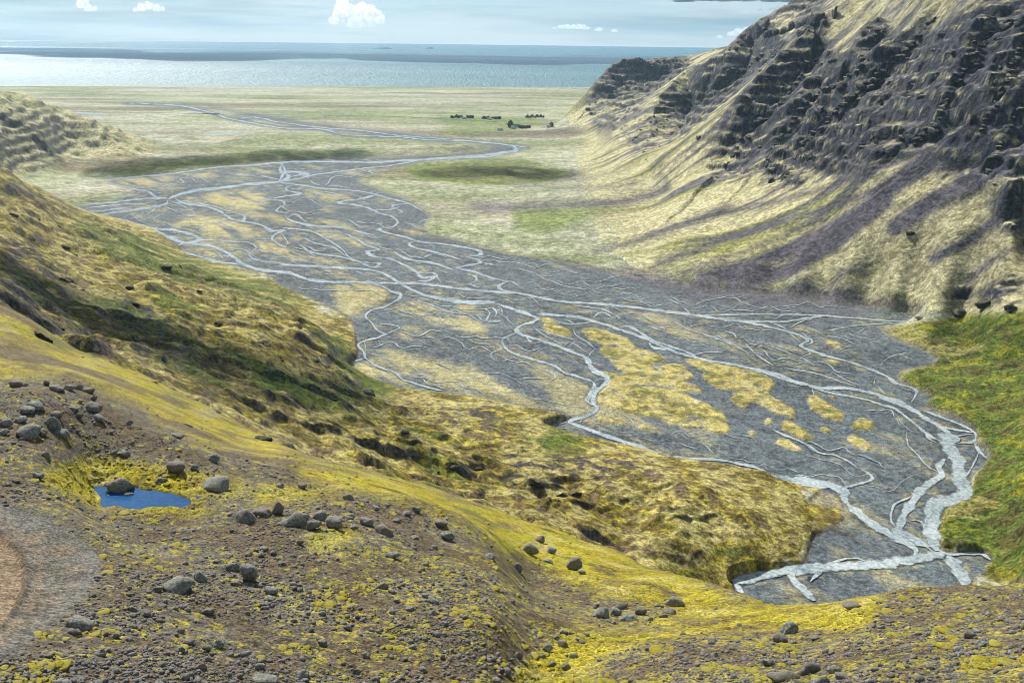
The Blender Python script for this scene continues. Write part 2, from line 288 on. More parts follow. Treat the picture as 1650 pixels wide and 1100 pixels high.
# ---------------------------------------------------------------- traced water courses: crop origin, crop scale, points, widths in photo pixels
CR = {'A': (120, 240, 4.342), 'B': (450, 240, 4.342), 'C': (800, 400, 4.342), 'D': (1150, 480, 4.342), 'E': (540, 450, 4.342),
      'F': (900, 550, 4.342), 'G': (1250, 640, 3.235), 'H': (200, 130, 2.357), 'I': (0, 0, 1.0)}
def cr(k, pts):
    ox, oy, s = CR[k]; return [(ox + x / s, oy + y / s) for x, y in pts]
CH = [
 ('A',2.4,[(205,222),(300,208),(420,195),(560,185),(780,160),(900,140),(1100,120),(1240,115),(1440,95),(1650,85)]),
 ('A',2.4,[(230,235),(330,262),(440,285),(520,300),(560,330),(650,350)]),
 ('A',4.6,[(650,355),(720,325),(850,290),(1000,275),(1150,255),(1300,240),(1440,225),(1500,190),(1440,150),(1450,110)]),
 ('A',2.8,[(10,400),(120,385),(250,375),(380,360),(520,345),(650,345)]),
 ('A',3.2,[(650,360),(640,385),(520,410),(400,430),(250,450),(140,470)]),
 ('A',4.2,[(20,405),(80,440),(160,480),(280,490),(400,515),(560,560),(620,560),(760,580),(880,625),(850,645),(760,660),(730,675)]),
 ('A',5.0,[(560,565),(650,610),(740,650),(860,665),(960,680),(1060,720),(1120,760),(1190,810),(1330,850),(1450,860),(1540,880),(1640,915)]),
 ('A',2.8,[(740,710),(830,740),(940,770),(1000,790),(1100,800),(1190,812)]),
 ('A',3.2,[(700,345),(760,380),(850,390),(950,410),(1040,450),(1100,490),(1200,510),(1300,530),(1380,570),(1460,570),(1400,600),(1380,630),(1440,670),(1490,690)]),
 ('A',1.8,[(740,360),(900,385),(1000,410),(1100,440),(1190,470),(1180,500),(1130,500)]),
 ('A',1.8,[(880,635),(1000,640),(1130,650),(1220,655),(1270,690),(1220,740),(1300,780),(1440,800),(1640,820)]),
 ('A',1.5,[(600,270),(680,245),(770,235),(740,210),(800,185),(780,160)]),
 ('A',1.8,[(1500,255),(1480,290),(1580,310),(1480,330),(1340,355),(1440,360),(1470,385),(1410,430),(1500,450)]),
 ('A',1.4,[(1480,490),(1530,460),(1580,480),(1640,530)]),('A',1.4,[(1480,490),(1560,520),(1640,540)]),
 ('A',1.4,[(270,380),(300,410),(350,430),(250,450)]),('A',1.4,[(440,460),(470,490),(450,510)]),('A',1.4,[(550,490),(600,460),(680,440)]),
 ('A',1.5,[(830,470),(830,440),(740,390),(660,360)]),('A',2.0,[(1290,180),(1360,200),(1440,215)]),('A',2.0,[(1440,160),(1540,160),(1650,210)]),
 ('A',2.0,[(1500,200),(1600,180),(1650,190)]),('A',1.5,[(460,290),(430,320),(260,345),(270,365)]),
 ('A',1.8,[(70,420),(200,400),(300,390),(420,385),(540,380)]),('A',1.8,[(130,440),(250,425),(380,410)]),('A',1.6,[(940,770),(1010,745),(1120,750)]),
 ('A',1.6,[(650,600),(720,620),(800,620),(870,630)]),
 ('B',3.6,[(0,110),(60,92),(200,90),(400,90),(650,95),(800,85),(1000,75),(1200,65),(1500,50),(1560,30),(1650,10)]),
 ('B',1.9,[(0,230),(150,205),(260,180),(400,160),(520,145),(640,130),(720,125),(900,95),(1000,75)]),
 ('B',3.6,[(0,170),(60,160),(160,165),(200,185),(150,210)]),('B',5.0,[(20,110),(40,150),(20,190),(0,230)]),
 ('B',2.2,[(0,235),(120,250),(300,275),(500,290),(620,305),(700,325),(780,350),(900,380),(1010,440)]),
 ('B',3.0,[(680,320),(560,350),(420,370),(440,385),(520,390),(640,420),(700,450),(780,470),(830,510),(790,545),(700,560),(760,590),(860,610),(950,640),(1040,655),(1180,670),(1300,690),(1400,710),(1410,740),(1320,755),(1390,775),(1400,800),(1250,830),(1350,855),(1450,890),(1560,920),(1650,930)]),
 ('B',3.0,[(950,645),(910,665),(950,690),(1080,720),(1180,745),(1270,775)]),
 ('B',1.8,[(100,250),(50,270),(60,290),(130,320),(0,335)]),
 ('B',2.8,[(40,460),(60,490),(150,520),(260,540),(400,545),(500,565),(600,590),(660,605)]),('B',1.5,[(40,460),(120,455),(160,480)]),
 ('B',2.4,[(0,550),(120,560),(240,580),(330,630),(440,700),(480,750),(560,790),(640,800)]),('B',2.4,[(140,610),(260,660),(380,690),(470,750)]),
 ('B',3.0,[(460,590),(560,640),(600,670),(700,705),(620,715),(650,750),(780,770),(870,810),(950,850),(1000,900),(1080,890),(1050,920),(950,930)]),
 ('B',3.4,[(800,720),(900,770),(1060,795),(1160,825),(1220,850)]),
 ('B',4.0,[(0,805),(200,820),(400,830),(560,840),(700,860),(800,910),(880,960),(960,1000),(1060,1035),(1200,1060),(1400,1070),(1520,1085)]),
 ('B',4.2,[(0,855),(60,860),(120,885),(200,910),(330,930),(500,930),(650,935),(820,940),(950,940),(1100,955),(1250,975),(1450,995),(1650,1005)]),
 ('B',2.2,[(640,935),(720,960),(790,1000),(850,1020),(830,1060),(760,1085)]),
 ('B',2.0,[(1310,880),(1370,890),(1380,920),(1330,945),(1410,970)]),('B',2.2,[(1610,930),(1540,950),(1560,985),(1650,1000)]),
 ('B',1.8,[(800,455),(860,440),(790,405),(820,390),(900,385)]),('B',1.5,[(970,520),(1010,500),(1090,480)]),('B',1.8,[(710,180),(630,160),(710,140)]),
 ('B',1.5,[(840,520),(910,525),(990,555)]),('B',2.0,[(0,580),(30,610),(60,660),(20,690)]),('B',1.6,[(240,340),(300,300),(420,320),(430,340)]),
 ('B',1.6,[(640,420),(720,430),(800,420),(850,400)]),('B',2.6,[(560,790),(660,830),(700,800),(640,800)]),('B',2.0,[(480,490),(540,530),(600,560)]),
 ('B',2.4,[(860,800),(960,860),(1080,870),(1110,900),(1130,940)]),('B',2.4,[(130,660),(220,720),(330,740),(450,760),(600,800)]),
 ('C',4.0,[(0,315),(150,315),(300,345),(480,375),(650,385),(850,400),(1050,425),(1250,450),(1430,475),(1560,495),(1650,515)]),
 ('C',2.3,[(1430,470),(1550,465),(1650,460)]),
 ('C',4.6,[(0,385),(100,420),(190,450),(260,480),(290,495),(240,520),(170,540),(140,570),(170,600),(300,640),(420,680),(520,720),(620,760),(640,780)]),
 ('C',3.6,[(140,590),(60,625),(40,650),(60,690),(110,730),(250,775),(400,820),(470,865),(560,895),(640,920),(680,935)]),
 ('C',4.6,[(280,460),(400,465),(560,480),(680,510),(800,545),(850,565),(960,600),(1050,635),(1120,665),(1190,700),(1280,735),(1420,770),(1500,790),(1650,810)]),
 ('C',3.4,[(850,555),(920,545),(1000,585),(1090,640),(1230,690),(1330,725),(1420,770)]),('C',6.0,[(1070,660),(1090,690),(1190,710)]),
 ('C',6.5,[(640,780),(660,830),(720,880),(780,910),(740,970),(700,990),(680,1050),(700,1086)]),('C',4.5,[(680,935),(690,980),(650,1040),(640,1086)]),
 ('C',3.0,[(680,930),(730,915),(775,912)]),('C',2.0,[(250,545),(320,600),(400,640),(460,680)]),('C',2.0,[(390,500),(500,530),(640,520),(720,520)]),
 ('C',2.3,[(540,570),(560,610),(640,660),(700,710)]),('C',2.0,[(640,770),(670,720),(720,700)]),('C',1.5,[(500,690),(560,650),(640,690)]),('C',1.5,[(460,690),(520,660),(640,730)]),
 ('C',2.0,[(670,490),(720,450),(770,460),(830,500)]),('C',1.8,[(830,500),(860,490),(760,430),(700,420),(540,400)]),('C',2.0,[(180,285),(110,235),(60,240),(10,270),(60,300),(150,315)]),
 ('C',1.4,[(150,140),(260,170),(340,215),(400,235),(480,265),(640,290)]),('C',2.0,[(1180,345),(1250,375),(1330,405)]),('C',1.5,[(1110,450),(1180,490)]),
 ('C',2.4,[(1210,530),(1230,505),(1300,545),(1380,580),(1480,610),(1600,650),(1650,680)]),('C',3.0,[(1310,490),(1320,540)]),('C',1.5,[(1050,540),(1150,575)]),('C',2.0,[(350,860),(410,890),(370,930)]),
 ('C',2.2,[(190,600),(250,660),(340,650),(440,690)]),('C',1.8,[(1130,720),(1160,760),(1210,790)]),('C',1.7,[(0,440),(60,480),(130,545)]),('C',1.6,[(270,560),(370,590),(470,620),(560,640)]),
 ('D',2.5,[(0,122),(200,115),(400,115),(600,118),(780,125),(900,135),(1100,150),(1300,165),(1540,160)]),('D',2.8,[(150,160),(400,165),(500,165),(600,150),(700,135),(790,125)]),
 ('D',2.0,[(780,230),(880,215),(960,195),(1180,180),(1290,172)]),('D',1.8,[(600,170),(660,152),(720,138)]),
 ('D',3.8,[(0,140),(200,165),(400,205),(520,235),(620,270),(660,300),(620,320),(610,340),(700,375),(800,410),(920,440),(1050,480),(1150,520),(1230,560),(1280,600),(1360,620),(1420,650),(1400,700),(1380,730)]),
 ('D',3.0,[(610,240),(680,290),(680,320),(620,330)]),('D',3.6,[(80,230),(140,250),(160,285)]),('D',2.0,[(0,285),(110,305),(170,345),(260,400)]),('D',3.0,[(220,315),(260,360),(320,410),(420,475)]),
 ('D',3.0,[(100,290),(150,330)]),
 ('D',5.0,[(0,445),(150,470),(330,510),(440,550),(560,585),(660,610),(740,630),(900,630),(1040,650),(1150,680),(1300,740),(1400,790),(1500,850),(1600,910)]),
 ('D',4.0,[(350,505),(460,538),(560,580)]),('D',3.2,[(680,620),(800,660),(960,690),(1080,715),(1200,755),(1270,775),(1330,820),(1420,890),(1480,940),(1510,985),(1560,1010)]),('D',3.4,[(690,630),(700,680)]),
 ('D',1.5,[(600,415),(680,390),(640,365)]),('D',2.0,[(600,415),(700,460)]),('D',2.0,[(490,490),(640,515),(760,540),(900,590),(1000,620)]),('D',2.0,[(830,520),(920,570),(1030,620)]),
 ('D',1.6,[(760,260),(900,285),(1000,330)]),('D',2.0,[(920,240),(1000,270),(1100,290)]),('D',2.6,[(820,370),(830,395)]),('D',3.6,[(1130,560),(1120,610)]),('D',1.5,[(1170,480),(1190,440),(1270,400),(1380,380)]),
 ('D',2.4,[(420,925),(500,960),(580,990),(650,1030),(700,1080)]),('D',1.5,[(360,330),(460,360),(560,400),(600,415)]),('D',1.6,[(380,165),(480,205),(560,270),(600,310)]),
 ('E',3.0,[(400,80),(460,100),(440,140),(350,190),(250,220),(215,260),(260,310),(300,360),(350,385),(290,410),(200,435),(160,460),(200,510),(215,550),(280,600),(360,630),(430,660),(470,700),(560,730),(680,765),(760,780)]),
 ('E',2.0,[(350,385),(450,340),(410,320),(290,310)]),('E',3.0,[(215,550),(150,570),(80,590),(90,630)]),('E',2.2,[(200,435),(215,490),(205,520)]),
 ('E',2.0,[(1000,290),(940,250),(800,230),(700,190),(580,150),(610,130)]),('E',2.4,[(1050,200),(1080,240),(1060,290),(1160,290)]),('E',2.4,[(1080,240),(1160,210),(1170,250)]),('E',2.0,[(1090,440),(1160,480),(1100,510),(1090,540),(1140,580)]),
 ('E',2.0,[(1480,640),(1540,670),(1500,720)]),('E',1.5,[(770,350),(790,370),(840,380)]),('E',6.5,[(640,110),(760,140),(900,160),(1000,165),(1120,160)]),
 ('E',2.4,[(1040,210),(1100,200),(1130,240),(1110,270)]),
 ('F',6.0,[(150,100),(190,115),(230,180),(290,220),(340,255),(310,310),(260,360),(240,430),(270,470),(200,520),(100,550),(80,570),(170,600),(300,650),(450,700),(600,750),(690,790),(700,800)]),
 ('F',5.0,[(220,270),(250,300),(210,380),(190,410),(240,450)]),('F',3.4,[(150,570),(170,540)]),
 ('F',4.2,[(700,800),(850,815),(1130,830),(1280,860),(1400,890),(1500,940),(1650,965)]),('F',2.0,[(450,510),(520,560),(530,600)]),('F',1.8,[(970,680),(1000,700),(1060,760),(1100,800)]),('F',1.5,[(840,710),(980,760)]),
 ('F',2.8,[(1500,615),(1560,650),(1650,690)]),('F',3.0,[(-90,620),(0,580),(70,560)]),
 ('G',8.0,[(540,0),(640,30),(720,70),(780,110),(850,150),(900,190),(930,230)]),('G',4.0,[(770,70),(880,110),(980,150),(1040,190),(1030,230),(950,240)]),('G',4.0,[(540,40),(620,60),(700,120),(800,200),(860,230),(900,260)]),
 ('G',20.0,[(880,205),(920,290),(950,340),(960,420),(990,480),(980,515),(900,540),(840,560),(810,620),(810,700),(820,760),(840,800)]),
 ('G',12.0,[(880,320),(850,360),(860,410),(800,450),(750,490),(720,540),(680,590),(650,660),(640,700),(720,740),(800,780)]),('G',2.6,[(680,180),(690,250),(740,300),(780,350),(840,390)]),
 ('G',11.0,[(0,410),(100,435),(200,450),(300,460),(350,500),(370,550),(450,620),(530,680),(600,720),(680,760),(730,800),(720,825)]),
 ('G',4.0,[(350,470),(420,455),(490,435),(500,410),(440,370)]),('G',2.6,[(440,375),(330,310),(230,290),(170,250),(80,210),(0,175)]),
 ('G',13.0,[(880,810),(800,830),(650,855),(500,870),(350,880),(200,890),(70,905),(0,915),(-80,930),(-220,965)]),('G',12.0,[(110,895),(80,930),(110,970),(150,1010),(200,1060)]),('G',6.5,[(180,960),(230,910),(250,890)]),
 ('G',18.0,[(900,820),(930,870),(960,910),(990,960),(980,1000)]),('G',4.0,[(840,790),(900,820),(1000,815),(1080,820),(1120,850)]),('G',9.0,[(-220,965),(-190,1000),(-165,1060)]),
 ('G',3.0,[(850,150),(940,170),(1040,185)]),('G',3.0,[(830,130),(900,190),(960,200),(1020,190)]),('G',5.0,[(1030,230),(1060,280),(1100,320)]),('G',3.4,[(700,640),(760,650),(790,720)]),('G',5.0,[(660,720),(740,740),(810,800)]),
 ('G',22.0,[(838,600),(815,690),(822,770)]),('G',14.0,[(850,190),(910,215),(960,225)]),('G',4.0,[(640,690),(600,640),(620,560),(700,520)]),('G',3.0,[(960,430),(1000,400),(1040,330),(1060,280)]),('G',3.0,[(500,870),(420,840),(330,850),(250,880)]),
 ('H',2.4,[(0,85),(200,95),(300,115),(350,128),(400,145),(480,160),(600,180),(750,185),(820,205)]),('H',1.8,[(440,145),(500,140),(600,160),(760,180),(900,190),(1050,210),(1200,220),(1370,235),(1480,250),(1480,265),(1420,275)]),
 ('H',1.8,[(820,205),(900,210),(1050,215),(1150,225),(1300,230),(1420,240),(1540,255)]),('H',3.4,[(1420,275),(1480,270),(1500,255)]),('H',3.4,[(1150,298),(1270,290),(1400,280),(1480,265)]),
 ('H',1.6,[(0,38),(300,37),(670,45)]),
]
ISL = [('C',[(585,560),(700,565),(830,610),(960,655),(950,690),(860,690),(760,680),(690,640),(620,620)]),('C',[(290,500),(370,490),(470,555),(540,600),(520,620),(420,610),(350,590),(330,540)]),
 ('C',[(700,700),(760,690),(960,700),(1110,740),(1180,780),(1080,810),(1100,860),(1250,910),(1400,960),(1445,1000),(1430,1020),(1250,1000),(1000,920),(900,880),(800,800)]),
 ('F',[(280,210),(400,230),(700,340),(900,390),(1000,430),(1100,480),(1160,520),(1150,560),(1210,635),(1100,640),(900,600),(700,545),(450,490),(290,430),(265,390),(300,330),(350,280)]),
 ('F',[(690,180),(780,155),(900,190),(960,230),(930,260),(800,235)]),('F',[(850,125),(1000,130),(1200,160),(1400,210),(1510,280),(1500,320),(1450,370),(1600,450),(1650,490),(1640,540),(1500,500),(1350,420),(1200,340),(1110,320),(1040,270),(1010,200)]),
 ('F',[(1190,380),(1260,390),(1340,430),(1300,480),(1230,440)]),('F',[(250,530),(400,540),(495,575),(430,590),(270,560)]),('F',[(540,590),(640,600),(720,635),(600,630)]),
 ('D',[(650,700),(700,690),(800,750),(900,800),(925,840),(870,865),(780,830),(680,780),(650,760)]),('D',[(965,880),(1030,835),(1115,880),(1110,910),(1040,925),(970,910)]),('D',[(470,880),(520,860),(650,940),(720,985),(700,1010),(600,980),(480,920)]),
 ('D',[(920,980),(980,955),(1060,1000),(1100,1050),(1060,1080),(980,1030)]),('D',[(780,305),(850,300),(910,345),(880,360),(800,335)]),('D',[(350,860),(390,845),(425,870),(400,900),(350,890)]),('D',[(740,900),(780,890),(830,940),(800,950)]),
 ('D',[(770,430),(870,445),(870,470),(780,450)]),('D',[(740,660),(800,680),(860,690),(850,720)]),('D',[(430,1020),(500,990),(620,1050),(660,1080),(560,1075)]),('D',[(200,940),(280,930),(330,960),(260,975)])]
STRAW = [('A',[(920,310),(1000,300),(1180,295),(1350,310),(1340,370),(1320,430),(1150,430),(1000,390),(920,370)]),('A',[(650,540),(830,450),(1000,480),(1180,520),(1230,570),(1250,600),(1200,640),(950,610),(800,570)]),
 ('A',[(300,220),(500,200),(700,190),(700,220),(500,260),(330,250)]),('A',[(780,700),(900,690),(1030,740),(900,750)]),('A',[(880,640),(1140,660),(1130,690),(950,665)]),('A',[(820,170),(1000,160),(1060,180),(850,200)]),('A',[(1080,180),(1230,170),(1230,195),(1090,205)]),
 ('A',[(1220,580),(1350,560),(1360,600),(1250,610)]),('A',[(1280,640),(1400,660),(1640,750),(1620,790),(1450,740),(1290,700)]),('A',[(590,280),(680,260),(730,290),(620,300)]),('A',[(1420,600),(1560,610),(1590,635),(1450,640)]),
 ('B',[(160,270),(260,290),(420,340),(470,350),(400,370),(280,350),(180,310)]),('B',[(210,565),(350,590),(560,650),(600,700),(450,660),(330,620)]),('B',[(10,600),(160,605),(120,640),(20,630)]),('B',[(0,710),(200,740),(520,800),(450,815),(240,790),(0,740)]),('B',[(690,345),(745,355),(735,385),(690,375)]),
 ('B',[(300,410),(390,400),(380,430),(310,435)]),
 ('E',[(440,190),(600,150),(780,230),(900,250),(1080,360),(1040,390),(850,330),(720,310),(560,270),(470,250)]),('E',[(0,20),(250,30),(375,80),(360,130),(200,210),(100,270),(0,250)]),
 ('E',[(230,520),(400,500),(560,540),(800,600),(1000,660),(1300,790),(1500,840),(1280,830),(1000,790),(800,770),(600,700),(420,640),(300,570)]),('E',[(110,600),(210,570),(400,660),(560,760),(400,720),(150,680)]),
 ('E',[(450,350),(520,330),(640,370),(780,470),(640,440),(500,400)]),('E',[(860,580),(960,590),(1040,620),(950,620)]),('E',[(780,160),(960,170),(1040,230),(900,220)])]
CHP = [(w, cr(k, p)) for k, w, p in CH]
def smooth_line(P_, step):
    P_ = np.asarray(P_, float); n_ = len(P_); ext = np.vstack([2 * P_[0] - P_[1], P_, 2 * P_[-1] - P_[-2]]); out = []
    for i in range(n_ - 1):
        p0, p1, p2, p3 = ext[i:i + 4]; L = np.hypot(*(p2 - p1)); m_ = max(2, int(L / step))
        t_ = np.linspace(0, 1, m_, endpoint=False)[:, None]
        out.append(0.5 * (2 * p1 + (p2 - p0) * t_ + (2 * p0 - 5 * p1 + 4 * p2 - p3) * t_ ** 2 + (3 * p1 - p0 - 3 * p2 + p3) * t_ ** 3))
    out.append(P_[-1:]); return np.vstack(out)
# thin braids, traced along the flow between the larger channels
_bt = raster(); poly_fill(_bt, BED); _it = raster(); _tx, _ty, _tw = raster(), raster(), raster()
for _w, _p in CHP:
    line_fill(_it, _p, _w + 1.0); q = smooth_line(_p, 4.0); t_ = np.gradient(q, axis=0); t_ /= np.maximum(1e-6, np.linalg.norm(t_, axis=1, keepdims=True)); t_ *= np.where(t_ @ np.array([-0.85, -0.45]) < 0, -1, 1)[:, None]
    xi, yi = (q[:, 0] - RX0).astype(int), (q[:, 1] - RY0).astype(int); np.add.at(_tx, (yi, xi), t_[:, 0] * _w); np.add.at(_ty, (yi, xi), t_[:, 1] * _w); np.add.at(_tw, (yi, xi), _w)
_tx, _ty, _tw = blur(_tx, 24), blur(_ty, 24), blur(_tw, 24)
_isl = raster()
for k, p in ISL: poly_fill(_isl, cr(k, p))
_more = []
for _k in range(4000):
    if len(_more) >= 210: break
    x, y = RNG.uniform(150, 1560), RNG.uniform(255, 860); iy, ix = int(y - RY0), int(x - RX0)
    if _bt[iy, ix] < 0.5 or _it[iy, ix] > 0.05 or _isl[iy, ix] > 0: continue
    if y > 560 and RNG.random() < 0.45: continue
    path = [(x, y)]; ended = False; n_ = int(RNG.integers(20, 70)); ww = RNG.uniform(0.9, 2.4) * (0.8 if y < 400 else 1.0)
    for st in range(n_):
        iy, ix = int(y - RY0), int(x - RX0); w_ = _tw[iy, ix] + 1e-6; tx, ty = _tx[iy, ix] / w_ - 0.05, _ty[iy, ix] / w_
        an = 1.3 * float(perlin(np.array([x / 26.0 + 40 * (_k % 7)]), np.array([y / 13.0]), 78)[0]); c_, s_ = math.cos(an), math.sin(an)
        tx, ty = tx * c_ - ty * s_, (tx * s_ + ty * c_) * 0.8; l_ = math.hypot(tx, ty) + 1e-6; x += 3.4 * tx / l_; y += 3.4 * ty / l_
        iy, ix = int(y - RY0), int(x - RX0)
        if _bt[iy, ix] < 0.5 or _isl[iy, ix] > 0: break
        path.append((x, y))
        if st > 5 and _it[iy, ix] > 0.5: ended = True; break
    if len(path) > (7 if ended else 26):
        _more.append((ww, path[::2])); line_fill(_it, path, ww + 1.5)
N_MAIN = len(CHP)
CHP = [(w * (1.3 if min(y for _, y in p) > 640 and w > 5 else 1.12), p) for w, p in CHP] + _more
PONDS = [(3.0, [(328,216),(360,214),(400,213.5)]), (3.4, [(98,178),(130,182),(166,185)])]
chan_r = raster()
for w, p in CHP + PONDS: line_fill(chan_r, p, w)
chan_s = blur(chan_r, 1.2); chan_w = blur(chan_r, 6.0); chan_f = blur(chan_r, 2.6)
isl_r = raster(); straw_r = raster()
for k, p in ISL: poly_fill(isl_r, cr(k, p))
for k, p in STRAW: poly_fill(straw_r, cr(k, p))
isl_s, straw_s = blur(isl_r, 3.0), blur(straw_r, 4.0)
farb = raster()
for w, p in CHP:
    if max(y for _, y in p) < 250 and len(p) > 3: line_fill(farb, p, 6.0)
farb = blur(farb, 1.0)
def soft_poly(polys, s):
    R = raster()
    for p in polys: poly_fill(R, p)
    return blur(R, s)
YEL = soft_poly([[(480,735),(560,750),(650,770),(800,812),(900,845),(1000,884),(1100,926),(1180,962),(1120,990),(1000,962),(930,940),(880,915),(800,880),(740,850),(690,822),(620,800),(540,780),(480,765)],
 [(-300,420),(0,480),(60,515),(130,560),(230,596),(300,634),(360,660),(450,702),(490,735),(420,735),(330,695),(250,660),(180,630),(120,600),(0,606),(-300,600)],
 [(70,758),(150,738),(230,748),(330,762),(400,777),(390,792),(330,797),(312,812),(350,822),(250,832),(190,824),(145,812),(120,792),(70,778)],
 [(1020,1005),(1100,985),(1180,974),(1300,962),(1425,955),(1410,995),(1370,1018),(1280,1008),(1150,1020),(1050,1032),(960,1062),(900,1130),(800,1130),(860,1050),(930,1010)],[(420,782),(520,785),(560,800),(480,806),(400,806)],[(500,858),(560,850),(580,862),(500,884)],[(240,640),(330,690),(380,720),(330,715),(250,680)]], 6)
ROADP = soft_poly([[(-400,842),(0,862),(30,885),(43,915),(40,950),(22,985),(0,1012),(-400,1060)]], 3)
ROADW = soft_poly([[(-400,790),(0,812),(90,845),(150,880),(165,915),(140,960),(90,1000),(30,1045),(0,1060),(-400,1100)]], 16)
RIMR = raster()
line_fill(RIMR, [(-300,838),(-100,846),(0,860),(28,884),(43,915),(41,950),(22,986),(0,1013),(-100,1040)], 9.0); RIMR = blur(RIMR, 2.0)
RIM2 = raster()
line_fill(RIM2, [(-300,824),(0,842),(48,872),(66,915),(60,958),(34,998),(0,1030)], 6.0); line_fill(RIM2, [(-300,880),(0,896),(14,920),(10,955),(0,975)], 7.0); RIM2 = blur(RIM2, 3.0)
HSHADE = soft_poly([[(-300,330),(0,418),(80,430),(180,485),(300,535),(400,575),(500,612),(620,640),(560,656),(450,648),(350,650),(280,610),(200,575),(130,556),(60,510),(0,480),(-300,440)]], 14)  # cloud shadow across the left hillside, painted in as dark heath and grass
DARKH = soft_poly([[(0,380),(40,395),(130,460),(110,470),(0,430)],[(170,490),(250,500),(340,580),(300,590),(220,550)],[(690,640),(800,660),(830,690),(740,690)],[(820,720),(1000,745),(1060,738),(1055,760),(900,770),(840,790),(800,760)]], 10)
GRN = soft_poly([[(115,340),(180,372),(260,395),(350,430),(470,470),(500,500),(420,492),(330,462),(250,442),(180,412),(125,380)],[(160,470),(240,510),(330,560),(310,575),(230,545),(150,500)],[(540,560),(600,600),(650,640),(590,650),(540,620)],
 [(380,590),(480,600),(600,645),(480,655),(400,630)],[(1050,910),(1090,915),(1140,940),(1120,950)],[(620,800),(700,700),(690,710)],[(830,690),(900,680),(960,720),(880,730)]], 9)
GBANK = soft_poly([[(1420,532),(1500,518),(1560,510),(1900,470),(1900,960),(1600,930),(1520,885),(1515,830),(1565,780),(1595,740),(1575,700),(1490,655),(1447,610),(1513,578)]], 4)
FGRN = soft_poly([[(630,262),(700,262),(760,254),(850,258),(920,285),(880,302),(760,300),(680,292)],[(820,338),(950,330),(1000,350),(880,380),(830,370)],[(720,205),(830,200),(850,212),(760,218),(700,215)],[(690,185),(860,188),(880,195),(720,200)],[(400,183),(700,184),(700,188),(400,187)],[(170,280),(260,262),(400,245),(560,242),(640,250),(400,262),(200,285)]], 3)
DSHADE = soft_poly([[(680,275),(760,262),(850,264),(905,285),(860,297),(750,295)],[(180,282),(260,266),(400,250),(500,246),(560,252),(380,265)]], 3)  # cloud shade on the fan and the grass strip, painted with heath tone
SCR = raster()
for w, p in [(26,[(1590,228),(1530,252),(1480,278),(1430,312),(1380,348),(1300,392),(1230,422),(1130,450)]),(7,[(1560,242),(1450,272),(1350,302),(1250,326),(1150,346),(1050,382),(960,406)]),(9,[(1450,292),(1350,332),(1250,362),(1150,392),(1060,426)]),
   (9,[(1080,312),(1000,327),(900,331),(800,336),(760,333)]),(4,[(1020,306),(930,304),(860,300),(820,296)]),(3,[(1090,282),(1000,286),(880,291)]),(4,[(740,222),(800,222),(880,215),(960,208),(1060,195)]),(24,[(1430,325),(1340,398),(1260,440),(1180,458)]),
   (30,[(1650,250),(1580,290),(1500,330),(1440,370)]),(16,[(1650,330),(1560,390),(1500,420)]),(12,[(1650,395),(1600,420),(1560,450)]),(6,[(1330,352),(1200,405),(1100,440)]),(5,[(1180,330),(1100,362),(1000,395)])]: line_fill(SCR, p, w)
SCR = blur(SCR, 2.5)
ROCKR = soft_poly([[(945,180),(985,128),(1040,100),(1110,95),(1120,110),(1080,140),(1060,175),(1030,215),(1000,240),(960,215)],[(1235,85),(1285,85),(1290,100),(1210,155),(1150,215),(1100,260),(1020,265),(1010,240),(1060,205),(1130,155),(1180,125)],
 [(1300,92),(1350,92),(1345,110),(1290,170),(1230,240),(1195,300),(1130,300),(1150,270),(1210,200),(1270,140)],[(1410,40),(1440,60),(1420,110),(1480,60),(1530,40),(1600,0),(1700,-60),(1700,260),(1620,280),(1590,235),(1500,245),(1430,270),(1380,285),(1300,280),(1290,305),(1220,300),(1240,240),(1300,165),(1370,115)],
 [(1170,84),(1235,50),(1310,20),(1330,30),(1290,60),(1230,75)],[(1500,250),(1650,240),(1650,300),(1560,300)],[(1490,505),(1530,480),(1560,455),(1570,470),(1540,500)],[(1570,480),(1600,455),(1650,440),(1650,490)],[(1590,330),(1650,300),(1650,380),(1620,375)],
 [(0,150),(60,158),(90,183),(140,192),(170,208),(215,222),(120,235),(60,210),(0,200)],[(30,240),(100,262),(40,275),(0,270)]], 7)
PALEM = soft_poly([[(1330,40),(1400,0),(1560,-30),(1560,10),(1480,30),(1420,40),(1380,50),(1300,90),(1260,80)],[(1290,98),(1330,75),(1300,70)]], 8)
# ---------------------------------------------------------------- ground mesh: rings about the viewpoint, finer where a slope faces it
NCOL, NROW = 860, 1300
dpy = np.abs(np.diff(GQ, axis=1)) * FPX
vis = (GQ[:, 1:] >= GMAX[:, 1:] - 0.004).astype(np.float32)
_, gpy = project(gx, gy, gz); inview = (gpy[:, 1:] < 1150) * 0.9 + 0.1
dens = inview * np.minimum(dpy, 14) * (0.05 + 0.95 * vis) + 0.20 * (ND and 1000.0 / ND) * (0.4 + 0.6 * vis)
def blur_ax0(M, s):
    r = int(2.5 * s); k = np.exp(-0.5 * (np.arange(-r, r + 1) / s) ** 2); k /= k.sum()
    Mp = np.pad(M, [(r, r), (0, 0)], mode='edge'); return sum(k[j] * Mp[j:j + M.shape[0]] for j in range(2 * r + 1))
dens = blur_ax0(dens, 20.0)
k5 = np.ones(15) / 15; dens = np.apply_along_axis(lambda v: np.convolve(np.pad(v, 7, mode='edge'), k5, 'valid'), 1, dens)
cum = np.concatenate([np.zeros((NA, 1)), np.cumsum(dens, 1)], 1); cum /= cum[:, -1:]
rows = np.linspace(0, 1, NROW)
LDc = blur_ax0(np.stack([np.interp(rows, cum[i], gl) for i in range(NA)]), 4.0)
caz = np.linspace(AZ0, AZ1, NCOL); t = (caz - AZ0) / (AZ1 - AZ0) * (NA - 1); it = np.minimum(t.astype(int), NA - 2); ft = (t - it)[:, None]
LD = LDc[it] * (1 - ft) + LDc[it + 1] * ft
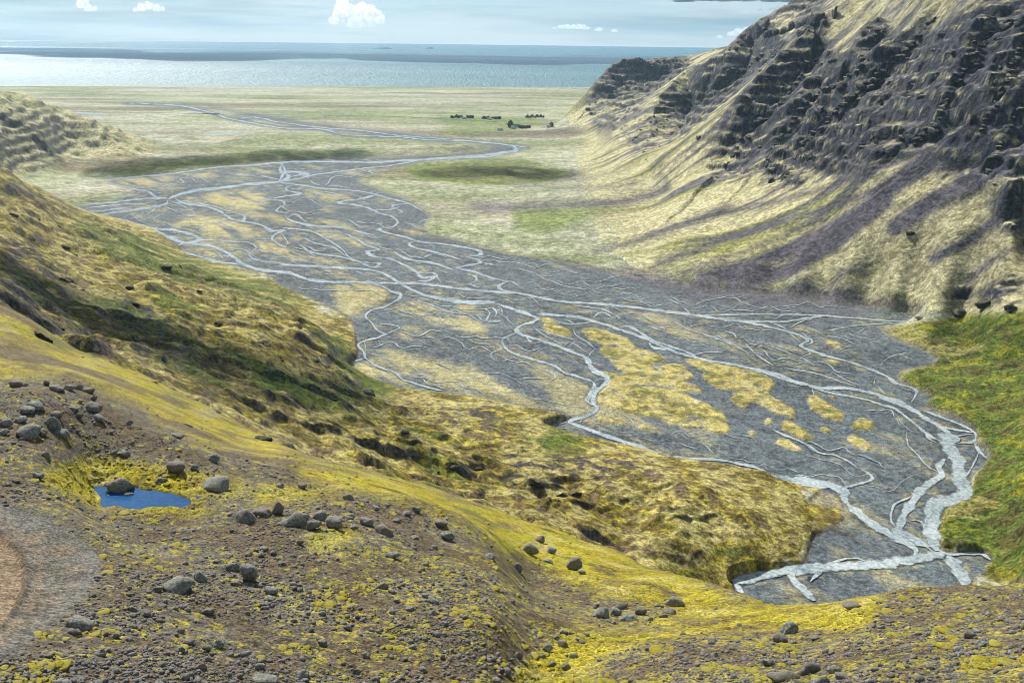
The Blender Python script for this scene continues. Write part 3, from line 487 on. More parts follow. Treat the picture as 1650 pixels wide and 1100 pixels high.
AZ = np.repeat(caz[:, None], NROW, 1)
knob = soft_poly([[(190,220),(300,214),(420,222),(520,228),(640,226),(740,232),(795,238),(760,246),(640,248),(540,240),(400,236),(260,240),(180,240)]], 5)
FANR = soft_poly([[(985,428),(1110,455),(1250,470),(1330,478),(1430,500),(1330,500),(1200,485),(1120,478),(1040,462)]], 4)
CRESTS = [(55, 60, 200, [(1110,100),(1040,104),(1010,114),(985,131),(965,152),(947,174)]), (88, 62, 230, [(1278,90),(1228,88),(1195,110),(1167,135),(1135,155),(1100,170),(1060,205),(1035,240)]),
 (84, 55, 190, [(1345,94),(1302,98),(1288,128),(1251,165),(1214,202),(1184,242),(1150,286)]), (40, 34, 110, [(1408,44),(1396,77),(1369,118),(1319,148),(1285,178),(1261,215),(1228,262)]),
 (28, 26, 80, [(1500,27),(1470,67),(1420,111),(1386,141),(1335,188),(1288,229)]), (38, 32, 90, [(1598,44),(1571,84),(1537,135),(1510,188),(1470,229)]),
 (36, 30, 80, [(1650,60),(1625,111),(1598,175),(1571,215)]), (18, 18, 60, [(1650,161),(1618,215),(1598,256)]), (40, 44, 130, [(1110,140),(1075,165),(1040,200),(1015,232)]),
 (16, 14, 50, [(1650,300),(1625,330),(1600,352)])]
pzx, pzy = on_z(np.array([230.0]), np.array([800.0]), CAMZ - 27.6); PZX, PZY = float(pzx[0]), float(pzy[0])
POOL = [(148,789),(160,783),(185,787),(210,782),(235,788),(262,790),(300,802),(318,809),(295,817),(262,816),(225,822),(205,822),(188,816),(165,820),(152,815),(168,806),(160,797)]
pool_r = raster(); poly_fill(pool_r, POOL); pool_s = blur(pool_r, 5.0)
PLZ = CAMZ - 27.55

def ground(AZ, LD, DA, DR, quick=False):
    """height and cover at points given by azimuth and log distance; DA, DR: spacing of the points across and along the view"""
    D = np.exp(LD)
    X, Y = D * np.sin(AZ), D * np.cos(AZ)
    FLZ = floor_z(X, Y)
    if quick: Zc = base_z(AZ[::3, ::3], LD[::3, ::3])                            # smooth here: sounded sparsely
    else: Zc = base_z(AZ[:, ::2], LD[:, ::2])
    ri, ci = (np.arange(AZ.shape[0]) / (3.0 if quick else 1.0)), np.arange(AZ.shape[1]) / (3.0 if quick else 2.0)
    r0, c0_ = np.minimum(ri.astype(int), Zc.shape[0] - 2), np.minimum(ci.astype(int), Zc.shape[1] - 2); fr, fc = (ri - r0)[:, None], (ci - c0_)[None, :]
    if quick: Zb = (Zc[r0][:, c0_] * (1 - fr) + Zc[r0 + 1][:, c0_] * fr) * (1 - fc) + (Zc[r0][:, c0_ + 1] * (1 - fr) + Zc[r0 + 1][:, c0_ + 1] * fr) * fc
    else:
        lc = LD[:, ::2]; wl = np.clip((LD - lc[:, c0_]) / np.maximum(1e-9, lc[:, c0_ + 1] - lc[:, c0_]), 0, 1.5); Zb = Zc[:, c0_] * (1 - wl) + Zc[:, c0_ + 1] * wl
    SPC = 0.6 * np.maximum(DA, 0.45 * DR)              # for colour
    SPG = np.maximum(DA, 0.95 * DR)              # for relief
    mN, mF = D < 320, D > 250
    def on(mask, fn, lam, octs, seed, sx=1.0, sy=1.0, gain=0.55, sp=None, x=None, y=None):
        out = np.zeros(X.shape, np.float32); xx = (X if x is None else x)[mask] * sx; yy = (Y if y is None else y)[mask] * sy
        out[mask] = fn(xx, yy, lam, octs, seed, gain, None if sp is None else sp[mask]); return out
    HF = Zb - FLZ
    fpx, fpy = project(X, Y, FLZ)
    nearhill = D < 260
    bed = np.where(D > 330, sample(bed_s, fpx, fpy), 0.0) * sstep(22.0, 12.0, HF)
    bed = np.maximum(bed, np.where(D > 2000, sample(farb, fpx, fpy), 0.0))
    px0, py0 = project(X, Y, Zb)
    # rough edges: the traced outlines are shifted by noise before they are read
    def wob(s, lam, sd): return s * fbm(X, Y, lam, 4, sd, spacing=SPC)
    mW, mw = D > 300, D <= 300
    wx = 6.0 * on(mW, fbm, 60.0, 4, 11, sp=SPC) + 9.0 * on(mw, fbm, 4.0, 4, 12, sp=SPC)
    wy = 4.0 * on(mW, fbm, 60.0, 4, 13, sp=SPC) + 9.0 * on(mw, fbm, 4.0, 4, 14, sp=SPC)
    spx, spy = px0 + wx, py0 + wy
    q0 = (Zb - CAMZ) / D
    seen = q0 >= GMAX[np.clip(np.round((AZ - AZ0) / (AZ1 - AZ0) * (NA - 1)).astype(int), 0, NA - 1), np.clip(np.round((LD - LD0) / (LD1 - LD0) * (ND - 1)).astype(int), 0, ND - 1)] - 0.025
    def S(R): return sample(R, spx, spy) * seen
    def SF(R, k=0.35): return sample(R, fpx + k * wx, fpy + k * wy) * (D > 330)

    # --- relief
    mount = sstep(4, 26, HF) * sstep(0.02, 0.08, AZ) * (D > 780) * sstep(800, 860, D)
    lefth = sstep(2, 14, HF) * (D > 260) * (1 - (AZ > 0.02) * (D > 800))
    mon_rock = S(ROCKR)
    th = np.ones_like(Y)                                   # the wall turns to run straight away from the viewpoint
    axx, axy = -0.72 * (1 - th) + 0.05 * th, 0.69 * (1 - th) + 1.0 * th
    U = X * axx + Y * axy; Wd = X * axy - Y * axx              # along the wall, up the wall
    Zr = Zb.copy()
    mi = np.where((mount > 0.02))
    mx, my = X[mi] + 14 * fbm(X[mi], Y[mi], 90.0, 4, 41), Y[mi] + 14 * fbm(X[mi], Y[mi], 90.0, 4, 42)
    addm = np.zeros(len(mx))
    for amp, l2, l1, pts in CRESTS:
        w = [hit_xy(*p) for p in pts]; w = np.array([p for p in w if p is not None]); nseg = len(w) - 1
        best = np.full(len(mx), 1e9); sd = np.zeros(len(mx)); tt = np.zeros(len(mx))
        for s in range(nseg):
            a, b = w[s], w[s + 1]; e = b - a; L2 = e @ e
            tk = np.clip(((mx - a[0]) * e[0] + (my - a[1]) * e[1]) / L2, 0, 1)
            dx, dy = mx - a[0] - tk * e[0], my - a[1] - tk * e[1]; dist = np.hypot(dx, dy)
            m = dist < best; best[m] = dist[m]
            sgn = np.sign(e[0] * dy - e[1] * dx)          # side of the crest
            sd[m] = (dist * sgn)[m]; tt[m] = (s + tk[m]) / nseg
        # which side the viewpoint is on
        a, b = w[nseg // 2], w[nseg // 2 + 1]; e = b - a; cs = np.sign(e[0] * (0 - a[1]) - e[1] * (0 - a[0]))
        sd = sd * cs
        prof = np.where(sd > 0, np.clip(1 - sd / l2, 0, 1) ** 0.8, np.exp(sd / l1))
        taper = sstep(-0.001, 0.16, tt) * sstep(1.001, 0.8, tt) * 0.85 + 0.15
        off = sstep(2.6 * l1, 1.2 * l1, np.abs(best))
        addm = np.maximum(addm, amp * prof * taper * off)
    Zr[mi] += addm * mount[mi] * 0.9 * sstep(2, 30, HF[mi])
    # gullies down the wall, crags and rock benches across it
    rk = mon_rock[mi]; um = U[mi] + 26 * fbm(U[mi], Wd[mi], 150.0, 3, 52); sg = SPG[mi]
    gul = ridged(um + 0.25 * Wd[mi], Wd[mi] * 0.30, 95.0, 6, 51, 0.55, sg)
    crag = ridged(X[mi], Y[mi], 55.0, 5, 55, 0.6, sg)
    Zr[mi] += mount[mi] * sstep(30, 110, HF[mi]) * (gul * (6 + 20 * rk) + rk * 13 * crag)
    for T_, seed, k in ((19.0, 61, 0.5), (7.0, 62, 0.45)):
        zz = Zr[mi] + 0.07 * U[mi] + 16 * fbm(X[mi], Y[mi], 130.0, 4, seed, spacing=sg)
        q = zz / T_; fr = q - np.floor(q); st = (np.floor(q) + sstep(0.3, 0.8, fr)) * T_
        Zr[mi] += (st - zz) * k * mount[mi] * np.clip(rk * 1.2, 0, 1) * sstep(-0.4, 0.2, crag)
    # rocky hill on the far left and the low knobs on the plain
    fl = sstep(-0.25, -0.36, AZ) * sstep(1500, 1700, D) * sstep(3300, 3000, D)
    flr = np.clip(sstep(3, 20, HF), 0, 1) * fl
    mL = flr > 0.005
    Zr += flr * (26 * on(mL, ridged, 240.0, 5, 71, gain=0.6, sp=SPG))
    zz = Zr + 8 * on(mL, fbm, 200.0, 3, 72); q = zz / 15.0; Zr += ((np.floor(q) + sstep(0.3, 0.8, q - np.floor(q))) * 15.0 - zz) * flr * 0.45
    kb = sample(knob, fpx, fpy) * (D > 1400); mK = kb > 0.01
    Zr += kb * np.clip(on(mK, fbm, 170.0, 4, 75, sp=SPG) * 26 + 3, 0, 22) * (1 - bed)
    # hillsides: hummocks, benches, small scarps
    hl = lefth * (1 - bed); gb = S(GBANK); mH = (hl > 0.005) | (gb > 0.01)
    hum = on(mH, fbm, 60.0, 6, 81, gain=0.56, sp=SPG); bil = np.abs(on(mH, fbm, 24.0, 4, 82, sp=SPG)); rdg = on(mH, ridged, 80.0, 4, 84, sp=SPG)
    hs = sstep(2, 30, HF)
    Zr += hl * (0.3 + 0.7 * hs) * (hum * 6.0 + (bil - 0.2) * 6.0 + rdg * 7.0)
    bench = on(mH, fbm, 70.0, 4, 83, sp=SPG, x=X * 0.8 + Y * 0.6, y=(Y * 0.8 - X * 0.6) * 2.2)
    Zr += hl * hs * 3.0 * sstep(0.05, 0.22, bench)
    # near hill
    nh = sstep(300, 200, D)
    gr = on(mN, fbm, 9.0, 3, 91, sp=SPG) * 0.45 + on(mN, fbm, 1.6, 5, 92, gain=0.62, sp=SPG) * 0.20
    mossy = np.clip(S(YEL), 0, 1) * nh
    roadp, roadw = S(ROADP) * nh, S(ROADW) * nh
    pil = np.abs(on(mN, fbm, 1.3, 3, 93, gain=0.5, sp=SPG)); pil2 = np.abs(on(mN, fbm, 0.55, 2, 94, sp=SPG))
    Zr += nh * ((1 - roadw) * (gr + on(mN, fbm, 0.35, 2, 95, sp=SPG) * 0.05) * (1 - 0.5 * mossy) + mossy * (pil * 0.42 + pil2 * 0.16 - 0.16))
    Zr += nh * roadw * (on(mN, fbm, 0.25, 2, 96, sp=SPG) * 0.02 * (1 - roadp))
    RCX, RCY = [float(v) for v in on_z(-90.0, 935.0, CAMZ - 24.6)]
    rd_ = np.hypot(X - RCX, Y - RCY); rut = np.zeros_like(X); mr = roadw > 0.01
    rut[mr] = perlin(rd_[mr] / 0.34 + 0.15 * perlin(X[mr], Y[mr], 7), np.full(mr.sum(), 0.37) + np.arctan2(X[mr] - RCX, Y[mr] - RCY) * 1.2, 98)
    Zr += nh * roadw * rut * 0.03
    rim = np.clip(sample(RIMR, px0, py0) * 1.2, 0, 1) * nh * (D < 70); rim2 = sample(RIM2, px0, py0) * nh * (D < 70)
    Zr += nh * (-0.12 * roadp + 0.14 * rim + 0.04 * rim2)
    # pool hollow by the road
    ppx, ppy = project(X, Y, np.full_like(X, PLZ)); ps = sample(pool_s, ppx + 1.7 * wx, ppy + 0.8 * wy) * (D < 75) * (D > 45)
    Zr = np.where(ps > 0.01, Zr * (1 - sstep(0.02, 0.35, ps)) + (PLZ + 0.05 + 0.10 * on(mN, fbm, 0.7, 3, 97) - 0.34 * sstep(0.34, 0.75, ps)) * sstep(0.02, 0.35, ps), Zr)
    # plain and green bank
    pl = (D > 330) * (1 - bed) * sstep(14, 3, HF)
    Zr += pl * (0.55 + 0.8 * on(mF, fbm, 50.0, 4, 98, sp=SPG))
    Zr += gb * (bil * 6.0 + 3.0 * hum) * (1 - bed)
    # braid plain: bars and hollows, cut down under the water
    ch_s, ch_w, ch_f = SF(chan_s, 0.0), SF(chan_w, 0.0), SF(chan_f, 0.25)
    fu, fv = X * -0.55 + Y * 0.83, X * 0.83 + Y * 0.55
    mB = bed > 0.01
    bars = on(mB, fbm, 24.0, 5, 101, gain=0.6, sp=SPC, x=fu * 0.35, y=fv)
    iw = on(mB, fbm, 16.0, 5, 102, gain=0.65, sp=SPC)
    isl = SF(isl_s, 1.0) * mB; isl = np.clip(isl + 0.55 * iw * (isl > 0.02), 0, 1); strw = SF(straw_s, 1.2); strw = np.clip(strw + 0.7 * iw * (strw > 0.02), 0, 1)
    bedz = FLZ + 0.12 + 0.22 * bars + 0.9 * sstep(0.3, 0.6, isl) + 0.35 * strw
    bedz = np.where(D > 330, bedz - (bedz - (FLZ - 0.12)) * np.clip(ch_s * 2.2, 0, 1), bedz)
    Zr = Zr * (1 - bed) + bedz * bed
    Zr = np.where((D > 330) & (HF < 6), Zr - (Zr - (FLZ - 0.25)) * np.clip(ch_s * 2.2, 0, 1), Zr)
    Zr -= sstep(0.0, -1.0, FLZ) * 6.0
    ZT = Zr

    # --- what grows or lies where (weights of eight kinds of cover)
    P3 = np.stack([X, Y, ZT], -1); nv_ = np.cross(np.gradient(P3, axis=0), np.gradient(P3, axis=1))
    slope = np.hypot(nv_[..., 0], nv_[..., 1]) / np.maximum(1e-6, np.abs(nv_[..., 2]))
    N1 = on(mF, fbm, 90.0, 6, 201, gain=0.6, sp=SPC); N2 = on(mF, fbm, 26.0, 5, 202, gain=0.62, sp=SPC); N3 = on(mF, fbm, 9.0, 4, 203, gain=0.65, sp=SPC)
    n1 = on(mN, fbm, 5.0, 5, 211, gain=0.62, sp=SPC); n2 = on(mN, fbm, 0.6, 4, 212, gain=0.7, sp=SPC)
    MOSS, PALE, GREEN, HEATH, ROCK, SCREE, GRAV, SOIL = range(8)
    Wt = np.zeros(X.shape + (8,), np.float32)
    def put(k, m):
        m = np.clip(m, 0, 1)[..., None].astype(np.float32); Wt[...] *= (1 - m); Wt[..., k:k + 1] += m
    # hillsides and knolls
    put(PALE, np.ones_like(X)); put(MOSS, sstep(-0.15, 0.2, N2 + 0.4 * N1) * sstep(1200, 700, D) * 0.85); put(HEATH, sstep(0.02, 0.25, N3 * 0.8 + N2 * 0.6 + 0.12) * 0.75 * (D < 1300))
    put(GREEN, sstep(0.16, 0.34, N1 + 0.3 * N3) * 0.8); put(HEATH, S(HSHADE) * sstep(-0.45, 0.0, N2) * 0.95); put(GREEN, S(GRN) * sstep(-0.3, 0.15, N2 + 0.1) * 0.9)  # heath over the hillside band stands in for a cloud's shadow
    put(GREEN, S(HSHADE) * sstep(0.0, 0.2, N2 - N1 * .5) * 0.7); put(SOIL, lefth * sstep(0.18, 0.3, N3 - 0.5 * N1) * 0.75); put(ROCK, S(DARKH) * sstep(-0.1, 0.15, N3 + 0.3 * N2) * 0.8)
    put(ROCK, lefth * sstep(0.75, 1.2, slope) * 0.8)
    # plain
    plain = (D > 1350) * (1 - mount) * sstep(30, 8, HF) * (AZ > -0.6)
    ps_ = on(mF, fbm, 330.0, 6, 221, sx=0.35, gain=0.58, sp=SPC)
    put(PALE, plain); put(SOIL, plain * sstep(-0.05, 0.3, on(mF, fbm, 260.0, 5, 224, sx=0.3, sp=SPC)) * 0.4); put(GREEN, plain * sstep(-0.12, 0.22, ps_) * 0.55); put(HEATH, plain * sstep(0.1, 0.3, on(mF, fbm, 420.0, 5, 222, sx=0.22, sp=SPC)) * 0.75)
    put(ROCK, kb * sstep(0.25, 0.6, slope) * 0.9); put(HEATH, kb * sstep(0.0, 0.3, N1) * 0.5)
    fan = (D > 700) * (AZ > -0.1) * (1 - plain) * (1 - sstep(20, 60, HF))
    put(PALE, fan * 0.95); put(GREEN, fan * sstep(-0.05, 0.35, on(mF, fbm, 200.0, 5, 223, sx=0.4, sp=SPC)) * 0.55)
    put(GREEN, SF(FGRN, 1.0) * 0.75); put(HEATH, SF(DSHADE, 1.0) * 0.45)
    # far hill
    put(PALE, flr); put(GREEN, flr * sstep(0.0, 0.3, N1) * 0.5); put(ROCK, flr * sstep(0.6, 0.95, slope) * 0.8); put(ROCK, fl * S(ROCKR) * sstep(0.0, 0.2, N2) * 0.6)
    # mountain
    stk = np.zeros_like(X); stk[mi] = fbm(U[mi], Wd[mi] * 0.12, 36.0, 6, 231, gain=0.66, spacing=SPC[mi] * 0.7)
    stm = np.zeros_like(X); stm[mi] = fbm(U[mi], Wd[mi] * 0.2, 130.0, 4, 232, gain=0.6)
    put(PALE, mount); put(MOSS, mount * sstep(120, 20, HF) * sstep(0.0, 0.3, stm) * 0.45); put(GREEN, mount * sstep(0.05, 0.3, stm + 0.3 * stk) * 0.6)
    put(SCREE, mount * sstep(-0.12, 0.12, stk + 0.5 * stm + 0.28 * (mon_rock - 0.3) + 0.30 * sstep(50, 140, HF) - 0.13) * 0.9)
    put(PALE, S(PALEM) * mount * sstep(-0.2, 0.1, N2) * 0.85); put(GREEN, S(PALEM) * mount * sstep(0.0, 0.3, N2) * 0.4)
    put(SCREE, S(SCR) * (D > 700) * sstep(-0.35, 0.0, stk + 0.2)); put(ROCK, S(SCR) * mount * sstep(-0.1, 0.3, stk) * 0.55)
    put(ROCK, mount * sstep(0.75, 1.15, slope + 0.15 * N3) * np.clip(0.3 + mon_rock, 0, 1)); put(ROCK, mount * mon_rock * sstep(0.0, 0.2, N3 + 0.3 * N2) * 0.5)
    zl = ZT / 17.0 + 0.3 * N2; put(PALE, mount * mon_rock * sstep(0.15, 0.3, zl - np.floor(zl)) * sstep(0.55, 0.4, zl - np.floor(zl)) * sstep(0.0, 0.25, N3 + 0.5 * stk) * 0.7)
    put(PALE, mount * mon_rock * sstep(0.55, 0.3, slope) * sstep(-0.1, 0.15, N2) * 0.75)
    # green bank
    put(GREEN, gb * 0.95); put(MOSS, gb * sstep(0.05, 0.25, N2) * 0.35); put(HEATH, gb * sstep(-0.02, 0.22, -N2 + 0.3 * N3) * 0.65); put(PALE, gb * sstep(0.15, 0.3, N1 + 0.4 * N3) * 0.6)
    put(SOIL, (D > 330) * sstep(0.02, 0.3, bed) * sstep(0.8, 0.4, bed) * (D < 1100) * 0.7)
    # braid plain
    put(GRAV, bed); put(SOIL, bed * sstep(0.1, 0.4, bars + 0.2 * N3) * 0.2); put(ROCK, bed * sstep(0.1, 0.35, on(mB, fbm, 9.0, 4, 244, gain=0.65, sp=SPC, x=fu * 0.1, y=fv)) * 0.45); put(SCREE, bed * sstep(0.1, 0.35, on(mB, fbm, 14.0, 5, 241, gain=0.65, sp=SPC, x=fu * 0.12, y=fv)) * 0.12)
    put(PALE, bed * strw * sstep(-0.3, 0.15, on(mB, fbm, 22.0, 4, 242, gain=0.6, sp=SPC, x=fu * 0.25, y=fv) + 0.1) * 0.85); put(PALE, bed * sstep(0.08, 0.4, on(mB, fbm, 60.0, 6, 243, gain=0.65, sp=SPC, x=fu * 0.3, y=fv)) * 0.55)
    im = bed * sstep(0.28, 0.6, isl); put(PALE, im * 0.9); put(MOSS, im * sstep(-0.25, 0.2, N3 + 0.6 * N2) * 0.5); put(HEATH, im * sstep(-0.1, 0.25, -N3 + 0.6 * N2) * 0.7); put(GREEN, im * sstep(0.1, 0.3, N2 - N3) * 0.3); put(GRAV, im * sstep(0.15, 0.4, -iw) * 0.8)
    put(PALE, bed * sstep(0.05, 0.25, ch_w) * sstep(0.0, 0.3, iw) * 0.35); put(ROCK, bed * sstep(0.06, 0.3, ch_f) * (1 - sstep(0.3, 0.55, isl)) * 0.28)
    put(SCREE, SF(FANR) * 0.8); 
    # near hill: gravel, soil, moss in tufts and sheets
    put(SOIL, nh); put(GRAV, nh * sstep(-0.15, 0.25, n1 + 0.4 * n2 + 0.05) * 0.75); put(HEATH, nh * sstep(0.1, 0.4, -n1) * 0.45)
    tuft = sstep(0.16, 0.30, n2 + 0.45 * n1 + 0.10 * (spx > 500) * (spy > 880) + 0.05) * (1 - roadw)
    put(MOSS, nh * tuft * 0.6)
    put(MOSS, mossy * sstep(-0.5, -0.1, n1 + 0.4 * n2) * 0.97); put(PALE, mossy * sstep(0.02, 0.3, n1 - 0.3 * n2) * 0.45); put(HEATH, mossy * sstep(0.1, 0.4, -n1 - 0.3 * n2) * 0.7); put(SOIL, mossy * sstep(0.1, 0.28, on(mN, fbm, 11.0, 5, 253, gain=0.65, sp=SPC)) * 0.75); put(GREEN, mossy * sstep(0.1, 0.4, on(mN, fbm, 7.0, 3, 251)) * 0.35)
    spur = (D > 92) * nh * S(YEL); sn = on(mN, fbm, 16.0, 5, 252, gain=0.62, sp=SPC); put(HEATH, spur * sstep(-0.1, 0.2, n1 * 0.6 + sn) * 0.6); put(PALE, spur * sstep(0.0, 0.3, -n1 + sn * .5) * 0.5); put(SOIL, spur * sstep(0.08, 0.25, sn - 0.3 * n1) * 0.8); put(GREEN, spur * sstep(0.12, 0.3, -sn) * 0.4)
    put(GRAV, sstep(0.2, 0.6, roadw)); put(SOIL, sstep(0.75, 1.0, roadw) * sstep(-0.3, 0.3, n1) * 0.4)
    put(SOIL, roadp); put(HEATH, rim * 0.75); put(ROCK, rim * 0.35); put(SOIL, rim2 * 0.6); put(SOIL, sstep(0.7, 1.0, roadw) * sstep(0.0, 0.35, rut) * 0.5); put(ROCK, sstep(0.7, 1.0, roadw) * sstep(0.05, 0.4, -rut) * 0.3)

    return locals()
DAp, DRp = np.exp(LD) * (AZ1 - AZ0) / NCOL, np.gradient(np.exp(LD), axis=1)
globals().update(ground(AZ, LD, DAp, DRp))
# the mountain wall gets a finer sheet of its own, laid along its foot
ft = [(2000,560),(1850,545),(1650,528),(1500,516),(1400,496),(1330,482),(1200,470),(1110,462),(1040,448),(1000,425),(965,390),(945,350),(935,310),(930,270),(925,240),(918,212),(912,195),(908,183),(908,172),(912,163)]
fw = np.array([np.array(floor_xy(a, b)).ravel() for a, b in ft]); q = [fw[0]]
fs_ = np.concatenate([[0], np.cumsum(np.hypot(*np.diff(fw, axis=0).T))]); s_, pts_ = 0.0, []
while s_ < fs_[-1]:
    p = np.array([np.interp(s_, fs_, fw[:, 0]), np.interp(s_, fs_, fw[:, 1])]); pts_.append(p); s_ += 0.0021 * np.hypot(*p)
FT = np.array(pts_); kk = 41; FT = np.stack([np.convolve(np.pad(FT[:, j], kk // 2, mode='edge'), np.ones(kk) / kk, 'valid') for j in (0, 1)], 1)
NW = 400; wv = np.linspace(0, 1, NW); WM = 1000.0
MX = FT[:, None, 0] + (wv * WM)[None, :] * 0.92; MY = FT[:, None, 1] + (wv * WM)[None, :] * 0.39
mAZ, mD = np.arctan2(MX, MY), np.hypot(MX, MY); mAZ = np.clip(mAZ, AZ0, AZ1)
sp_ = np.maximum(0.0021 * mD, WM / NW)
MT = ground(mAZ, np.log(mD), 0.8 * sp_, 0.8 * sp_, True)
# ---------------------------------------------------------------- materials
def new_mat(name):
    m = bpy.data.materials.new(name); m.use_nodes = True; nt = m.node_tree
    return m, nt, nt.nodes['Principled BSDF']
def node(nt, kind, **kw):
    n = nt.nodes.new(kind)
    for k, v in kw.items(): setattr(n, k, v)
    return n
def noise(nt, vec, scale, detail=4.0, rough=0.6, dist=0.0):
    n = node(nt, 'ShaderNodeTexNoise'); n.inputs['Scale'].default_value = scale; n.inputs['Detail'].default_value = detail
    n.inputs['Roughness'].default_value = rough; n.inputs['Distortion'].default_value = dist
    if vec is not None: nt.links.new(vec, n.inputs['Vector'])
    return n.outputs['Fac']
def maprange(nt, v, a, b, c=0.0, d=1.0):
    n = node(nt, 'ShaderNodeMapRange'); nt.links.new(v, n.inputs[0])
    for i, q in enumerate((a, b, c, d)): n.inputs[i + 1].default_value = q
    return n.outputs[0]
def math_(nt, op, a, b):
    n = node(nt, 'ShaderNodeMath', operation=op)
    for i, q in enumerate((a, b)):
        if isinstance(q, (int, float)): n.inputs[i].default_value = q
        else: nt.links.new(q, n.inputs[i])
    return n.outputs[0]
def mixc(nt, fac, a, b, mode='MIX'):
    n = node(nt, 'ShaderNodeMix', data_type='RGBA', blend_type=mode)
    for i, q in ((0, fac), (6, a), (7, b)):
        if isinstance(q, (int, float)): n.inputs[i].default_value = q
        elif isinstance(q, tuple): n.inputs[i].default_value = q + (1.0,) if len(q) == 3 else q
        else: nt.links.new(q, n.inputs[i])
    return n.outputs[2]
PAL = [((0.15, 0.12, 0.006), (0.50, 0.41, 0.022)),      # yellow moss
       ((0.30, 0.26, 0.10), (0.56, 0.50, 0.25)),        # straw and pale moss
       ((0.045, 0.085, 0.010), (0.17, 0.23, 0.025)),    # grass
       ((0.055, 0.042, 0.014), (0.16, 0.115, 0.04)),    # heath
       ((0.022, 0.023, 0.030), (0.085, 0.085, 0.10)),   # basalt
       ((0.060, 0.055, 0.068), (0.155, 0.145, 0.165)),  # scree
       ((0.040, 0.053, 0.062), (0.150, 0.182, 0.200)),    # gravel
       ((0.075, 0.050, 0.032), (0.24, 0.165, 0.11))]    # soil
def ground_material(name, fine, bump_m, lo_=0.41, hi_=0.59, swap={}, mid=0.35):
    m, nt, bs = new_mat(name)
    geo = node(nt, 'ShaderNodeNewGeometry'); pos = geo.outputs['Position']
    n_f = noise(nt, pos, fine, 5.0, 0.7); n_m = noise(nt, pos, fine * 0.21, 4.0, 0.65); n_c = noise(nt, pos, fine * 0.03, 3.0, 0.6)
    s = math_(nt, 'ADD', math_(nt, 'MULTIPLY', n_f, 0.5), math_(nt, 'ADD', math_(nt, 'MULTIPLY', n_m, 0.3), math_(nt, 'MULTIPLY', n_c, 0.2)))
    fac = maprange(nt, s, lo_, hi_)
    a = node(nt, 'ShaderNodeAttribute', attribute_name='cover_a'); b = node(nt, 'ShaderNodeAttribute', attribute_name='cover_b')
    sa, sb = node(nt, 'ShaderNodeSeparateColor'), node(nt, 'ShaderNodeSeparateColor')
    nt.links.new(a.outputs['Color'], sa.inputs[0]); nt.links.new(b.outputs['Color'], sb.inputs[0])
    ws = [sa.outputs[0], sa.outputs[1], sa.outputs[2], a.outputs['Alpha'], sb.outputs[0], sb.outputs[1], sb.outputs[2], b.outputs['Alpha']]
    tot = None
    for k_, w in enumerate(ws):
        lo, hi = swap.get(k_, PAL[k_])
        c = mixc(nt, fac, lo, hi)
        v = node(nt, 'ShaderNodeVectorMath', operation='SCALE'); nt.links.new(c, v.inputs[0]); nt.links.new(w, v.inputs['Scale'])
        if tot is None: tot = v.outputs[0]
        else:
            ad = node(nt, 'ShaderNodeVectorMath', operation='ADD'); nt.links.new(tot, ad.inputs[0]); nt.links.new(v.outputs[0], ad.inputs[1]); tot = ad.outputs[0]
    n_x = noise(nt, pos, fine * 3.7, 3.0, 0.75); g = math_(nt, 'MULTIPLY', maprange(nt, n_x, 0.36, 0.64, 0.5, 1.5), maprange(nt, noise(nt, pos, fine * 0.5, 2.0, 0.7), 0.38, 0.62, 1 - mid, 1 + mid))         # grain
    vg = node(nt, 'ShaderNodeVectorMath', operation='SCALE'); nt.links.new(tot, vg.inputs[0]); nt.links.new(g, vg.inputs['Scale'])
    nt.links.new(vg.outputs[0], bs.inputs['Base Color'])
    bs.inputs['Roughness'].default_value = 0.92; bs.inputs['Specular IOR Level'].default_value = 0.15
    bp = node(nt, 'ShaderNodeBump'); bp.inputs['Strength'].default_value = 0.9; bp.inputs['Distance'].default_value = bump_m
    nt.links.new(s, bp.inputs['Height']); nt.links.new(bp.outputs[0], bs.inputs['Normal'])
    return m
M_NEAR = ground_material('near_ground', 9.0, 0.22, swap={6: ((0.046, 0.045, 0.038), (0.185, 0.18, 0.155)), 7: ((0.05, 0.039, 0.025), (0.175, 0.135, 0.09)), 0: ((0.14, 0.115, 0.006), (0.50, 0.43, 0.026))}); M_MID = ground_material('hill_ground', 0.55, 3.0, swap={1: ((0.22, 0.185, 0.055), (0.50, 0.44, 0.17)), 2: ((0.032, 0.062, 0.010), (0.13, 0.18, 0.022)), 3: ((0.045, 0.034, 0.012), (0.13, 0.095, 0.033))}); M_ROAD = ground_material('road_ground', 9.0, 0.12, swap={6: ((0.046, 0.045, 0.038), (0.185, 0.18, 0.155)), 7: ((0.12, 0.085, 0.052), (0.30, 0.225, 0.145))}); M_FAR = ground_material('far_ground', 0.22, 6.0, swap={1: ((0.27, 0.25, 0.13), (0.60, 0.56, 0.33)), 4: ((0.012, 0.015, 0.022), (0.060, 0.066, 0.085)), 5: ((0.050, 0.046, 0.060), (0.135, 0.125, 0.15))}, mid=0.25); M_PLAIN = ground_material('plain_ground', 0.12, 1.5, swap={1: ((0.21, 0.215, 0.145), (0.45, 0.45, 0.33))}, mid=0.2); M_BED = ground_material('braid_gravel', 0.4, 1.2, mid=0.16)

